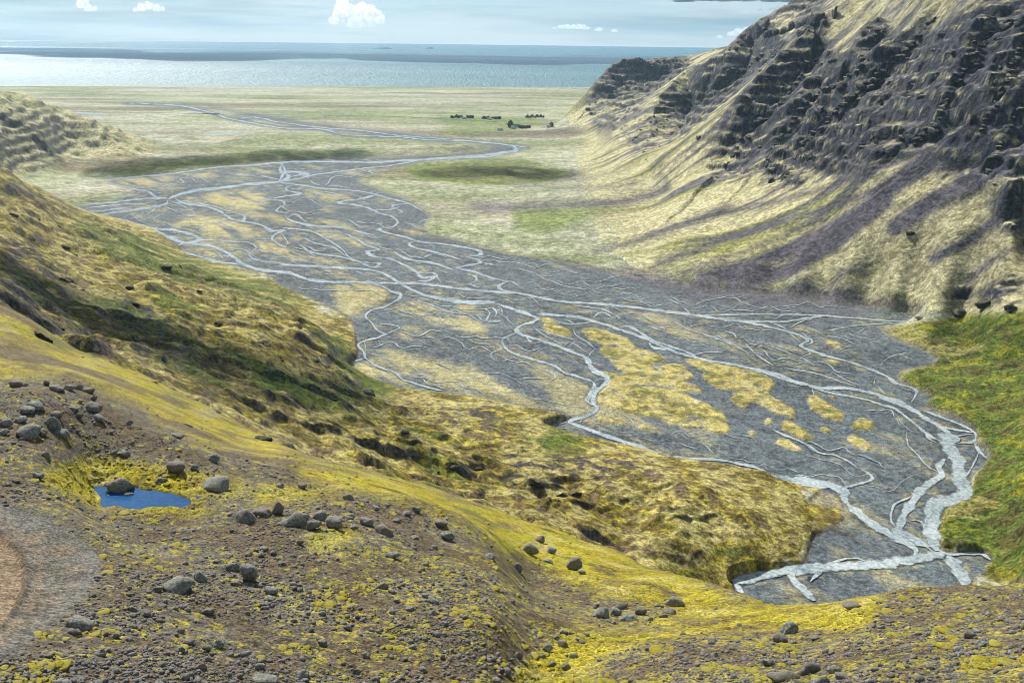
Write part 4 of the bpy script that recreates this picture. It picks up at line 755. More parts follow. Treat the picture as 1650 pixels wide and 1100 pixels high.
# ---------------------------------------------------------------- ground objects
def tag(o, label=None, cat=None, group=None, kind=None):
    if label: o['label'] = label
    if cat: o['category'] = cat
    if group: o['group'] = group
    if kind: o['kind'] = kind
    return o
reg = np.full(X.shape, 4, np.int8)
reg[(D > 300) & (D < 1600) & (HF > 2.0) & (AZ < 0.45) & ~((AZ > -0.12) & (D > 790)) & ~((AZ > 0.30) & (D > 620))] = 1
reg[D < 300] = 0
reg[flr > 0.2] = 5
reg[(gb > 0.5) & (D > 330)] = 6
reg[mount > 0.45] = 3
reg[(bed > 0.5) & (D > 330)] = 2
reg[roadw > 0.55] = 7
# what the fine mountain sheet covers
ux, uy = 0.92, 0.39
det_w = (X * 0 + 1)
fx_, fy_ = FT[:, 0], FT[:, 1]; key = fy_ * ux - fx_ * uy                         # position across the parallel uphill lines
kq = Y * ux - X * uy; order = np.argsort(key); fxi = np.interp(kq, key[order], fx_[order]); wq = (X - fxi) / ux
cover_m = (wq > 25) & (wq < WM - 25) & (kq > key.min() + 40) & (kq < key.max() - 40)
reg[cover_m & (D > 600)] = 99
idx = np.arange(NCOL * NROW).reshape(NCOL, NROW)
quads = np.stack([idx[:-1, :-1], idx[1:, :-1], idx[1:, 1:], idx[:-1, 1:]], -1).reshape(-1, 4)
quads = quads[:, ::-1] if True else quads
freg = reg[:-1, :-1].reshape(-1)
VX = np.stack([X, Y, ZT], -1).reshape(-1, 3).astype(np.float32); WF = Wt.reshape(-1, 8)
def mesh_from(name, verts, faces, k=4):
    me = bpy.data.meshes.new(name); nv, nf = len(verts), len(faces)
    me.vertices.add(nv); me.vertices.foreach_set('co', np.asarray(verts, np.float32).ravel())
    me.loops.add(nf * k); me.loops.foreach_set('vertex_index', np.asarray(faces, np.int32).ravel())
    me.polygons.add(nf); me.polygons.foreach_set('loop_start', np.arange(0, nf * k, k, dtype=np.int32))
    me.polygons.foreach_set('use_smooth', np.ones(nf, bool)); me.update(); return me
def link(name, me, mat=None, parent=None):
    o = bpy.data.objects.new(name, me); COL.objects.link(o)
    if mat: me.materials.append(mat)
    if parent: o.parent = parent
    return o
for rid, name, mat, lab in ((0, 'moraine_slope', M_NEAR, 'near slope of brown gravel and yellow moss below the viewpoint'), (1, 'hillside', M_MID, 'mossy left hillside falling in hummocks to the braided river'),
        (2, 'riverbed', M_BED, 'flat grey gravel bed of the braided river with mossy islands'), (3, 'mountain_foot', M_FAR, 'lower edges and back of the mountain wall on the right'),
        (4, 'plain', M_PLAIN, 'pale grassy coastal plain between the river and the sea'), (5, 'rocky_hill', M_FAR, 'low craggy hill beyond the river at far left'), (6, 'river_bank', M_MID, 'bright green grassy bank right of the river'), (7, 'gravel_road', M_ROAD, 'bend of a gravel road with wheel ruts at the lower left')):
    fq = quads[freg == rid]
    if not len(fq): continue
    u, inv = np.unique(fq, return_inverse=True)
    me = mesh_from(name, VX[u], inv.reshape(-1, 4))
    for an, sl in (('cover_a', slice(0, 4)), ('cover_b', slice(4, 8))):
        at = me.attributes.new(an, 'FLOAT_COLOR', 'POINT'); at.data.foreach_set('color', np.ascontiguousarray(WF[u][:, sl]).ravel())
    tag(link(name, me, mat), lab, kind='structure')
mi_ = np.arange(MX.size).reshape(MX.shape); mq_ = np.stack([mi_[:-1, :-1], mi_[1:, :-1], mi_[1:, 1:], mi_[:-1, 1:]], -1).reshape(-1, 4)
mv_ = np.stack([MT['X'], MT['Y'], MT['ZT']], -1).reshape(-1, 3).astype(np.float32)
kmm = (MY * ux - MX * uy).ravel(); okf = (mv_[:, 2] > -3)
mq_ = mq_[okf[mq_].all(1)]
me = mesh_from('mountain', mv_, mq_)
if np.cross(mv_[mq_[0, 1]] - mv_[mq_[0, 0]], mv_[mq_[0, 3]] - mv_[mq_[0, 0]])[2] < 0: me.flip_normals()
MW = MT['Wt'].reshape(-1, 8)
for an, sl in (('cover_a', slice(0, 4)), ('cover_b', slice(4, 8))):
    at = me.attributes.new(an, 'FLOAT_COLOR', 'POINT'); at.data.foreach_set('color', np.ascontiguousarray(MW[:, sl]).ravel())
tag(link('mountain', me, M_FAR), 'dark stratified mountain wall with scree fans on the right', kind='structure')
def ground_at(x, y):
    """height of the finished ground"""
    az, ld = math.atan2(x, y), math.log(math.hypot(x, y))
    c = (az - AZ0) / (AZ1 - AZ0) * (NCOL - 1); ic = int(min(NCOL - 2, max(0, c))); fc = c - ic
    z = []
    for k in (ic, ic + 1): z.append(np.interp(ld, LD[k], ZT[k]))
    return float(z[0] * (1 - fc) + z[1] * fc)
QT = (ZT - CAMZ) / D
def hit_fine(px, py):
    az, s = ray(px, py); c = int(round((float(az) - AZ0) / (AZ1 - AZ0) * (NCOL - 1))); c = min(NCOL - 1, max(0, c))
    row = np.maximum.accumulate(QT[c]); k = int(np.searchsorted(row, float(s)))
    if k >= NROW: return None
    d = float(D[c, k]); return d * math.sin(float(az)), d * math.cos(float(az)), float(ZT[c, k]), d

# ---------------------------------------------------------------- sea
def sea_material():
    m, nt, bs = new_mat('sea_water')
    pos = node(nt, 'ShaderNodeNewGeometry').outputs['Position']
    def stretched(sx, sy):
        mp = node(nt, 'ShaderNodeMapping'); mp.inputs['Scale'].default_value = (sx, sy, 1); nt.links.new(pos, mp.inputs['Vector']); return mp.outputs[0]
    bands = noise(nt, stretched(0.00007, 0.0006), 1.0, 5.0, 0.6)                       # slicks and wind lanes
    sep = node(nt, 'ShaderNodeSeparateXYZ'); nt.links.new(pos, sep.inputs[0])
    offshore = maprange(nt, sep.outputs[1], 5200.0, 13000.0)                           # surf and chop ease off away from the shore
    rough = math_(nt, 'ADD', maprange(nt, offshore, 0.0, 1.0, 0.56, 0.24), maprange(nt, bands, 0.35, 0.65, -0.06, 0.06))
    nt.links.new(rough, bs.inputs['Roughness'])
    nt.links.new(mixc(nt, maprange(nt, bands, 0.3, 0.7), (0.004, 0.07, 0.105), (0.012, 0.15, 0.19)), bs.inputs['Base Color'])
    bs.inputs['IOR'].default_value = 1.33; bs.inputs['Specular IOR Level'].default_value = 0.45
    n = math_(nt, 'ADD', noise(nt, stretched(0.05, 0.012), 1.0, 5.0, 0.65), math_(nt, 'MULTIPLY', noise(nt, stretched(0.009, 0.003), 1.0, 3.0, 0.5), 1.2))
    bp = node(nt, 'ShaderNodeBump'); bp.inputs['Strength'].default_value = 1.0; bp.inputs['Distance'].default_value = 14.0
    nt.links.new(n, bp.inputs['Height']); nt.links.new(bp.outputs[0], bs.inputs['Normal'])
    return m
SEA_R = 25000.0
na = 160; ang = np.linspace(-1.0, 1.0, na); rr = np.array([3500, 4500, 5500, 7000, 9000, 12000, 16000, 20000, SEA_R])
sv = np.stack([np.outer(rr, np.sin(ang)), np.outer(rr, np.cos(ang)), np.zeros((len(rr), na))], -1).reshape(-1, 3)
si = np.arange(len(rr) * na).reshape(len(rr), na)
sf = np.stack([si[:-1, :-1], si[:-1, 1:], si[1:, 1:], si[1:, :-1]], -1).reshape(-1, 4)[:, ::-1]
tag(link('sea', mesh_from('sea', sv, sf), sea_material()), 'open blue sea glittering below the horizon', kind='structure')

# ---------------------------------------------------------------- river
def ribbon(pp, wpx, zoff, seed):
    pp = smooth_line(pp, 3.0)                                # traced line, in photo pixels
    pp = pp + np.stack([1.1 * perlin(pp[:, 0] / 9, pp[:, 1] / 9, seed), 0.7 * perlin(pp[:, 0] / 9, pp[:, 1] / 9, seed + 50)], 1) * min(1.0, 3.0 / max(1.0, wpx))
    x, y = floor_xy(pp[:, 0], pp[:, 1]); c = np.stack([x, y], 1)
    tg = np.gradient(c, axis=0); tg /= np.maximum(1e-6, np.linalg.norm(tg, axis=1, keepdims=True)); nm = np.stack([-tg[:, 1], tg[:, 0]], 1)
    k = 7; ker = np.ones(k) / k
    if len(nm) > k: nm = np.stack([np.convolve(np.pad(nm[:, j], k // 2, mode='edge'), ker, 'valid') for j in (0, 1)], 1); nm /= np.maximum(0.3, np.linalg.norm(nm, axis=1, keepdims=True))
    z = floor_z(x, y)
    ax_, ay_ = project(x, y, z); bx_, by_ = project(x + nm[:, 0], y + nm[:, 1], z); tx_, ty_ = project(x + tg[:, 0], y + tg[:, 1], z)
    tl = np.hypot(tx_ - ax_, ty_ - ay_) + 1e-9
    perp = np.abs((bx_ - ax_) * (ty_ - ay_) - (by_ - ay_) * (tx_ - ax_)) / tl   # what one metre of breadth shows
    d = np.hypot(x, y)
    w = np.clip(wpx / np.maximum(perp, 1e-4), wpx * d / FPX * 0.9, wpx * d / FPX * 7.0) * 0.5
    w = np.convolve(np.pad(w, 4, mode='edge'), np.ones(9) / 9, 'valid') * (1.0 + 0.45 * perlin(pp[:, 0] / 16, pp[:, 1] / 16, seed + 9))
    e = np.minimum(np.arange(len(w)), np.arange(len(w))[::-1]); w = w * np.clip(0.25 + e / 5.0, 0, 1)
    L = np.concatenate([c + nm * w[:, None], (z + zoff)[:, None]], 1); R = np.concatenate([c - nm * w[:, None], (z + zoff)[:, None]], 1)
    return L, R
def water_material(name, lo, hi, rough, bump, scale, edge=True):
    m, nt, bs = new_mat(name); pos = node(nt, 'ShaderNodeNewGeometry').outputs['Position']
    n = noise(nt, pos, scale, 5.0, 0.7); n2 = noise(nt, pos, scale * 0.1, 4.0, 0.6)
    nt.links.new(mixc(nt, maprange(nt, math_(nt, 'ADD', math_(nt, 'MULTIPLY', n, 0.6), math_(nt, 'MULTIPLY', n2, 0.4)), 0.38, 0.66), lo, hi), bs.inputs['Base Color'])
    bs.inputs['Roughness'].default_value = rough; bs.inputs['IOR'].default_value = 1.33
    bp = node(nt, 'ShaderNodeBump'); bp.inputs['Strength'].default_value = 0.7; bp.inputs['Distance'].default_value = bump
    nt.links.new(n, bp.inputs['Height']); nt.links.new(bp.outputs[0], bs.inputs['Normal'])
    if edge:                                                 # thins out to wet gravel and small bars towards the banks
        at = node(nt, 'ShaderNodeAttribute', attribute_name='across'); ab = math_(nt, 'ABSOLUTE', at.outputs['Fac'], 0.0)
        ne = noise(nt, pos, scale * 0.22, 5.0, 0.7)
        v = math_(nt, 'ADD', ab, maprange(nt, ne, 0.3, 0.7, -0.45, 0.45))
        nt.links.new(maprange(nt, v, 0.62, 1.0, 1.0, 0.0), bs.inputs['Alpha'])
    return m
M_RIVER = water_material('glacial_water', (0.14, 0.20, 0.23), (0.62, 0.68, 0.69), 0.09, 0.5, 0.5)
rv, rf, base_i, rvs = [], [], 0, []
for i, (w, p) in enumerate(CHP):
    L, R = ribbon(p, w, 0.02 + 0.0015 * i, 300 + i); m_ = len(L); rvs.append(m_)
    rv += [L, R]; a = np.arange(m_ - 1) + base_i
    rf.append(np.stack([a, a + 1, a + 1 + m_, a + m_], 1)); base_i += 2 * m_
rf = np.vstack(rf); rv = np.vstack(rv)
e1, e2 = rv[rf[:, 1]] - rv[rf[:, 0]], rv[rf[:, 3]] - rv[rf[:, 0]]
flip = (e1[:, 0] * e2[:, 1] - e1[:, 1] * e2[:, 0]) < 0; rf[flip] = rf[flip][:, ::-1]
rme = mesh_from('river', rv, rf); across = []
for i_, q in enumerate(rvs): across += [np.ones(q) * (1.0 if i_ < N_MAIN else 1.4), -np.ones(q) * (1.0 if i_ < N_MAIN else 1.4)]   # side braids are shallower
rme.attributes.new('across', 'FLOAT', 'POINT').data.foreach_set('value', np.concatenate(across).astype(np.float32))
tag(link('river', rme, M_RIVER), 'milky glacial river braiding in many channels across the grey gravel', kind='structure')
for i, (w, p) in enumerate(PONDS):
    L, R = ribbon(p, w, 0.05, 900 + i); m_ = len(L); a = np.arange(m_ - 1)
    ff = np.stack([a, a + 1, a + 1 + m_, a + m_], 1); vv = np.vstack([L, R])
    tag(link('pond', mesh_from('pond', vv, ff), M_RIVER), ['narrow pale pond on the coastal plain short of the far river', 'small pale pond on the plain behind the craggy far left hill'][i], kind='structure')
# ---------------------------------------------------------------- rocks
def noise3(p, sc, seed):
    return (perlin(p[:, 0] * sc + seed, p[:, 1] * sc, seed) + perlin(p[:, 1] * sc + 3.7, p[:, 2] * sc + seed, seed + 1) + perlin(p[:, 2] * sc, p[:, 0] * sc - seed, seed + 2)) / 1.7
def ico(sub):
    bm = bmesh.new(); bmesh.ops.create_icosphere(bm, subdivisions=sub, radius=1.0)
    v = np.array([q.co[:] for q in bm.verts]); f = np.array([[q.index for q in p.verts] for p in bm.faces]); bm.free(); return v, f
ICO = {k: ico(k) for k in (1, 2, 3)}
def rock_shape(seed, sub, edgy=0.6, rough=0.07, layers=0.0):
    rg = np.random.default_rng(seed); v, f = ICO[sub]
    pn = rg.normal(size=(11, 3)); pn /= np.linalg.norm(pn, axis=1, keepdims=True); h = rg.uniform(0.52, 1.0, 11)
    dt = v @ pn.T; r = np.where(dt > 0.05, h / np.maximum(dt, 0.05), 9.0); r = -np.log(np.exp(-26.0 * np.minimum(r, 3.0)).sum(1) + np.exp(-26.0 * 1.1)) / 26.0
    r = edgy * r + (1 - edgy) * 0.92
    r = r * (1 + rough * 1.5 * noise3(v, 1.3, seed) + rough * noise3(v, 3.6, seed + 9) + 0.55 * rough * noise3(v, 8.0, seed + 20))
    o = v * r[:, None] * np.array([rg.uniform(1.0, 1.35), rg.uniform(0.8, 1.0), rg.uniform(0.62, 0.85)])
    if layers:
        lz = np.floor((o[:, 2] + 2) * layers); k = 1 + 0.22 * np.sin(lz * 12.9898 + seed) ; o[:, :2] *= k[:, None]
    return o / np.abs(o[:, :1]).max(), f
def rock_material(name, lo, hi, moss, moss_amt, scale, tone=False, vary=True):
    m, nt, bs = new_mat(name); tc = node(nt, 'ShaderNodeNewGeometry'); pos = tc.outputs['Position']
    oi = node(nt, 'ShaderNodeObjectInfo')
    n1_ = noise(nt, pos, scale, 6.0, 0.75); n2_ = noise(nt, pos, scale * 0.3, 3.0, 0.6)
    c = mixc(nt, maprange(nt, n1_, 0.40, 0.60), lo, hi)
    rnd = oi.outputs['Random']
    if tone: rnd = node(nt, 'ShaderNodeAttribute', attribute_name='tone').outputs['Fac']
    if vary: c = mixc(nt, maprange(nt, rnd, 0.0, 1.0, 0.0, 0.75), c, mixc(nt, 0.5, c, (0.30, 0.27, 0.24)))
    if vary: c = mixc(nt, maprange(nt, rnd, 0.6, 0.7, 0.0, 0.35), c, (0.10, 0.062, 0.045))
    sx = node(nt, 'ShaderNodeSeparateXYZ'); nt.links.new(tc.outputs['Normal'], sx.inputs[0])
    up = math_(nt, 'MULTIPLY', maprange(nt, sx.outputs[2], 0.35, 0.9), maprange(nt, n2_, 0.45, 0.62, 0.0, moss_amt))
    c = mixc(nt, up, c, moss)
    nt.links.new(c, bs.inputs['Base Color']); bs.inputs['Roughness'].default_value = 0.85; bs.inputs['Specular IOR Level'].default_value = 0.25
    bp = node(nt, 'ShaderNodeBump'); bp.inputs['Strength'].default_value = 1.0; bp.inputs['Distance'].default_value = 0.7 / scale
    nt.links.new(n1_, bp.inputs['Height']); nt.links.new(bp.outputs[0], bs.inputs['Normal']); return m
M_ROCK = rock_material('boulder_stone', (0.075, 0.082, 0.078), (0.33, 0.34, 0.32), (0.16, 0.17, 0.06), 0.35, 9.0)
M_PEB = rock_material('pebble_stone', (0.075, 0.075, 0.078), (0.24, 0.235, 0.225), (0.2, 0.2, 0.08), 0.15, 14.0, True)
M_CRAG = rock_material('crag_basalt', (0.014, 0.017, 0.024), (0.075, 0.08, 0.10), (0.36, 0.34, 0.16), 0.6, 0.22, vary=False)
M_OUT = rock_material('outcrop_basalt', (0.014, 0.014, 0.018), (0.06, 0.056, 0.055), (0.26, 0.24, 0.06), 0.5, 0.9, vary=False)
def simple(name, v, f, mat):
    me = mesh_from(name, v, f, 3); me.materials.append(mat); return me
BIG = [simple('boulder', *rock_shape(40 + k, 3, [0.8, 0.95, 1.05, 1.1][k % 4], 0.11), M_ROCK) for k in range(12)]
SMALL = [simple('stone', *rock_shape(80 + k, 2, [0.7, 0.9, 1.0][k % 3], 0.07), M_ROCK) for k in range(8)]
def place(name, me, x, y, z, size, rz, tilt=(0, 0), sc=(1, 1, 1), parent=None):
    o = bpy.data.objects.new(name, me); COL.objects.link(o); o.location = (x, y, z); o.rotation_euler = (tilt[0], tilt[1], rz); o.scale = (size * sc[0], size * sc[1], size * sc[2])
    if parent: o.parent = parent
    return o
def boulder(px, py, w, label, group=None, asp=0.75, k=None, name='boulder'):
    h = hit_fine(px, py + 0.30 * asp * w)
    if h is None: return None
    x, y, z, d = h; dist = math.hypot(d, CAMZ - z); s = 0.5 * w / FPX * dist * 1.0
    k = random.randrange(12) if k is None else k
    o = place(name, BIG[k], x, y, z + s * (asp - 0.42), s, random.uniform(-0.6, 0.6), (random.uniform(-.2, .2), random.uniform(-.2, .2)), (1, random.uniform(0.9, 1.1), asp / 0.72))
    return tag(o, label, 'boulder', group)
UNI = [  # boulders one can single out
 (195,782,46,'large pale grey boulder standing in the blue pool',.78,2),(208,799,17,'small pale stone at the foot of the big boulder in the pool',.7,0),(192,804,15,'whitish flat stone in the pool before the big boulder',.5,1),
 (284,752,31,'round grey boulder on the moss just above the pool',.72,0),(346,780,42,'wide low grey boulder on the moss right of the pool',.5,5),(259,772,21,'dark low stone on the moss between pool and round boulder',.5,6),
 (397,831,34,'brown rounded boulder at the left end of the boulder row',.75,4),(425,824,31,'reddish boulder second from the left in the boulder row',.7,8),(449,821,21,'upright dark boulder between the reddish and the largest boulder',1.1,1),(476,834,58,'largest grey boulder in the row on the gravel mound',.62,2),
 (515,829,27,'dark pointed boulder right of the largest one in the row',.8,3),(538,843,29,'dark round boulder in front of the row on the mound',.8,0),(557,831,26,'flat topped dark slab behind the row on the mound',.45,7),(587,838,31,'greenish grey boulder at the right part of the row',.7,10),
 (619,853,31,'smooth dark green boulder just right of a yellow moss tuft',.68,4),(721,861,24,'dark boulder on the shoulder of the mound by yellow moss',.9,8),(711,843,23,'brownish boulder just above the dark one on the mound shoulder',.7,9),(629,893,33,'dark brown wedge shaped rock alone on the gravel slope',.55,11),
 (378,913,26,'brown boulder left of an upright one beside the gravel hollow',.7,4),(402,925,28,'upright grey boulder beside the gravel hollow',1.2,0),(382,938,19,'small round dark boulder below the leaning pair',.8,8),(282,942,46,'broad grey boulder at the edge of the gravel road',.55,5),(323,930,21,'upright grey stone behind the broad roadside boulder',.95,4),
 (254,948,19,'dark angular stone left of the broad roadside boulder',.8,7),(131,1002,43,'long low dark boulder on the road verge at lower left',.5,4),(437,952,23,'round greenish boulder on the gravel slope below the hollow',.75,0),(336,984,21,'mid grey boulder on the slope right of the road verge',.75,9),
 (853,885,31,'large dark boulder on the yellow moss flank',.75,6),(923,908,30,'angular grey boulder with a sunlit face on the moss flank',1.0,3),(888,887,17,'small grey boulder between the two large ones on the moss flank',.8,0),(869,869,17,'small dark boulder highest on the moss flank',.7,5),(883,902,19,'low pale boulder on the moss below the small one',.6,8),
 (834,913,18,'brown boulder at the upper edge of the gravel by the moss flank',.8,4),(789,895,26,'pale flat boulder at the border of gravel and moss',.5,1),(999,974,36,'broad grey boulder at the top of the stone cluster in the gully',.55,2),(1011,994,34,'pale pointed boulder at the front of the gully cluster',.6,3),
 (967,989,28,'grey boulder at the left of the gully cluster',.7,5),(1086,969,34,'dark boulder on the moss at the head of the gully',.65,6),(1080,984,24,'grey stone just below the dark boulder at the gully head',.6,8),(1374,973,34,'brown mossy lump of rock on the crest at the right',.6,8),
 (1270,1013,32,'pale angular boulder on the brown slope at lower right',.8,3),(1255,1028,25,'rounded grey boulder left of the angular one at lower right',.7,0),(1265,1086,56,'biggest grey boulder at the bottom edge right of centre',.55,2),(1303,1076,36,'dark grey boulder leaning on the biggest one at the bottom',.75,6),
 (1561,1024,19,'small pale boulder on the brown slope near the right edge',.8,0),(1581,1036,19,'dark stone beside the pale one near the right edge',.7,7),(427,1091,42,'half buried grey boulder at the bottom edge left of centre',.5,9),(488,1086,27,'tilted grey boulder beside the half buried one at the bottom',.6,1),
 (695,964,27,'long pale boulder on the gravel slope below the mound',.6,10),(617,944,19,'greenish boulder on the gravel left of the long pale one',.7,4),(151,657,26,'smooth grey boulder at the right of the left hilltop cluster',.7,0),(86,682,25,'large dark boulder in the middle of the left hilltop',.8,4),
 (102,697,24,'pale topped boulder below the dark one on the left hilltop',.75,8),(43,695,36,'broad mossy boulder on the left hilltop slope',.55,5),(158,672,26,'flat moss coated boulder at the right of the left hilltop',.5,6),(60,653,27,'dark green boulder in the upper left hilltop group',.7,9),(26,620,22,'dark round boulder on the skyline of the left hilltop',.7,0),
 (282,700,28,'long grey boulder lying down the slope right of the left hilltop',.45,10)]
for px, py, w, lab, asp, k in UNI: boulder(px, py, w, lab, None, asp, k)
GRP = [('grey boulder in the cluster on the left hilltop', 'boulders on the left hilltop', [(39,620,13),(93,626,25),(111,625,20),(127,624,16),(143,630,19),(44,660,23),(119,657,20),(91,668,19),(66,694,23),(8,680,23),(5,696,19),(33,675,25),(127,670,15),(130,647,11),(151,643,15),(37,706,11),(199,731,18),(207,681,15),(75,733,13),(75,618,13)]),
 ('small stone lying in or beside the blue pool', 'stones in the pool', [(178,800,13),(232,794,12),(233,808,8),(290,810,8),(246,792,8)]),
 ('stone on the rough ground left of the pool', 'stones left of the pool', [(13,780,14),(25,775,16),(59,765,21),(30,790,9),(78,803,9)]),
 ('rounded stone in the jumble between pool and boulder row', 'stones behind the boulder row', [(343,738,26),(313,754,15),(396,740,12),(430,750,14),(450,782,14),(487,783,16),(562,800,19),(669,819,20),(604,817,19),(640,838,14),(571,848,14),(504,846,30),(655,828,16)]),
 ('grey stone scattered on the gravel slope in front of the boulder row', 'stones on the front gravel slope', [(668,864,17),(661,979,17),(698,986,15),(715,1004,16),(639,967,11),(483,873,16),(434,962,21),(306,935,16),(234,987,19),(214,980,15),(293,977,17),(163,1051,19),(303,1033,19),(333,1043,21),(353,1038,23),(291,1046,16),(325,1073,18),(333,1061,19),(417,1073,19),(521,1034,17),(501,1014,15),(449,1009,15),(188,1024,14),(121,1016,23),(420,895,12),(400,893,13),(425,884,14),(440,890,11),(455,906,14),(412,886,10),(560,1010,14),(590,1055,15),(650,1060,16),(575,1080,18)]),
 ('rounded stone in the heap filling the gully at lower centre', 'stones in the gully', [(991,986,21),(1046,996,18),(1070,991,16),(1031,985,21),(880,1043,21),(908,1037,19),(888,1068,17),(923,1056,18),(836,1056,17),(814,1080,21),(910,1073,19),(800,1097,16),(907,1018,17),(863,1040,13),(930,1030,13),(875,1056,12),(896,1026,12),(920,1020,12),(938,1034,12),(945,1022,11),(845,1066,12),(824,1062,12),(858,1092,13),(960,975,14),(980,1000,13),(938,921,13),(1060,974,12)]),
 ('grey stone on the brown slope at lower right', 'stones on the right slope', [(1315,1026,21),(1359,1087,26),(1342,1078,26),(1233,1066,26),(1322,1097,31),(1512,969,11),(1584,965,14),(1150,1055,14),(1180,1090,16),(1420,1010,13),(1460,1040,13),(1500,1075,15),(1610,1000,12),(1630,1060,14),(1400,1060,14)])]
used = {}
def beside(px, py, lab):
    """words that tie a stone to the nearest boulder with a description of its own"""
    u = min(UNI, key=lambda q: math.hypot(q[0] - px, q[1] - py)); dx, dy = px - u[0], py - u[1]
    side = ('right' if dx > 0 else 'left') if abs(dx) > 1.6 * abs(dy) else (('below' if dy > 0 else 'above') if abs(dy) > 1.6 * abs(dx) else (('lower' if dy > 0 else 'upper') + (' right' if dx > 0 else ' left')))
    t_ = ('stone ' + side + ' the ' if side in ('below', 'above') else 'stone to the ' + side + ' of the ') + u[3]
    return ' '.join(t_.split()[:16])
for lab, g, L in GRP:
    for px, py, w in L:
        t_ = beside(px, py, lab); used[t_] = used.get(t_, 0) + 1
for lab, g, L in GRP:
    for px, py, w in L:
        t_ = beside(px, py, lab); boulder(px, py, w, t_ if used[t_] == 1 else lab, g, random.uniform(0.55, 0.85))
# countable stones of middle size, then the gravel
QMX = np.maximum.accumulate(QT, axis=1)
def spots(n_, y0, y1, dmax, fn):
    """ground points in the near view, thinned by fn"""
    out = []
    while len(out) < n_:
        px, py = RNG.uniform(-60, 1710, 30000), RNG.uniform(y0, y1, 30000)
        ok = (sample(ROADW, px, py) < 0.5) & (sample(pool_s, px, py) < 0.2); px, py = px[ok], py[ok]
        az, s_ = ray(px, py); c_ = np.clip(np.round((az - AZ0) / (AZ1 - AZ0) * (NCOL - 1)).astype(int), 0, NCOL - 1)
        k_ = np.array([np.searchsorted(QMX[a], b) for a, b in zip(c_, s_)]); ok = k_ < NROW; px, py, c_, k_, az = px[ok], py[ok], c_[ok], k_[ok], az[ok]
        d_ = D[c_, k_]; x_, y_, z_ = d_ * np.sin(az), d_ * np.cos(az), ZT[c_, k_]
        ok = (d_ < dmax) & (RNG.random(len(d_)) < fn(px, py, x_, y_, sample(YEL, px, py)))
        out += list(zip(px[ok], py[ok], x_[ok], y_[ok], z_[ok]))
    return out[:n_]
def gravel_p(px, py, x, y, m): return (1.0 - 0.93 * m) * np.clip(0.55 + 1.3 * perlin(x / 5.0, y / 5.0, 66), 0.08, 1.0)
def moss_p(px, py, x, y, m):
    cl = perlin(x / 3.2, y / 3.2, 67) + 0.5 * perlin(x / 0.9, y / 0.9, 68) + 0.12 * (px > 520) * (py > 900) - 0.10 * (px < 480)
    return np.maximum(0.5 * m, sstep(0.15, 0.7, cl) * 0.9)
for px, py, x, y, z in spots(230, 585, 1125, 112, gravel_p):
    s = 0.5 * random.uniform(0.18, 0.42)
    where = 'the rubbly top of the left hilltop' if (px < 420 and py < 760) else ('the brown slope at the lower right' if px > 1010 else 'the dark gravel of the near mound')
    tag(place('stone', SMALL[random.randrange(8)], x, y, z + 0.25 * s, s, random.uniform(0, 6.28), (random.uniform(-.3, .3), random.uniform(-.3, .3))), 'small loose stone on ' + where, 'stone', 'loose stones on ' + where)
def scatter(name, n_, size, flat, subs, mat, label, pick, lift=0.2):
    vs, fs, tn, off = [], [], [], 0
    shapes = [[rock_shape(500 + k, sb, 0.85, 0.06) for k in range(6)] for sb in subs]
    for px, py, x, y, z in pick:
        s = 0.5 * size(); sh = shapes[0 if len(subs) == 1 or s < 0.09 else 1][random.randrange(6)]
        a = random.uniform(0, 6.28); ca, sa_ = math.cos(a), math.sin(a); v = sh[0] * s * np.array([1, random.uniform(.8, 1.1), flat])
        v = np.stack([v[:, 0] * ca - v[:, 1] * sa_ + x, v[:, 0] * sa_ + v[:, 1] * ca + y, v[:, 2] + z + lift * s], 1)
        vs.append(v); fs.append(sh[1] + off); off += len(v); tn.append(np.full(len(v), random.random()))
    me = mesh_from(name, np.vstack(vs), np.vstack(fs), 3); me.materials.append(mat)
    me.attributes.new('tone', 'FLOAT', 'POINT').data.foreach_set('value', np.concatenate(tn).astype(np.float32))
    o = bpy.data.objects.new(name, me); COL.objects.link(o); tag(o, label, kind='stuff'); return o
scatter('gravel', 15000, lambda: min(0.30, random.lognormvariate(math.log(0.10), 0.48)), 0.8, (1, 2), M_PEB, 'loose gravel and cobbles strewn over the near slope', spots(15000, 585, 1125, 112, gravel_p))
# moss cushions on the near slope
def moss_material():
    m, nt, bs = new_mat('moss_cushion'); pos = node(nt, 'ShaderNodeNewGeometry').outputs['Position']
    n1_ = noise(nt, pos, 16.0, 4.0, 0.7); t_ = node(nt, 'ShaderNodeAttribute', attribute_name='tone').outputs['Fac']
    c = mixc(nt, maprange(nt, n1_, 0.3, 0.7), (0.11, 0.09, 0.006), (0.36, 0.31, 0.028)); c = mixc(nt, maprange(nt, t_, 0.0, 1.0, 0.0, 0.5), c, (0.34, 0.32, 0.11))
    nt.links.new(c, bs.inputs['Base Color']); bs.inputs['Roughness'].default_value = 0.95; bs.inputs['Specular IOR Level'].default_value = 0.1
    bp = node(nt, 'ShaderNodeBump'); bp.inputs['Strength'].default_value = 1.0; bp.inputs['Distance'].default_value = 0.03
    nt.links.new(n1_, bp.inputs['Height']); nt.links.new(bp.outputs[0], bs.inputs['Normal']); return m
scatter('moss', 3800, lambda: min(0.7, random.lognormvariate(math.log(0.2), 0.55)), 0.26, (1, 2), moss_material(), 'yellow green moss cushions growing in tufts on the near slope', spots(3800, 600, 1120, 92, moss_p), 0.0)
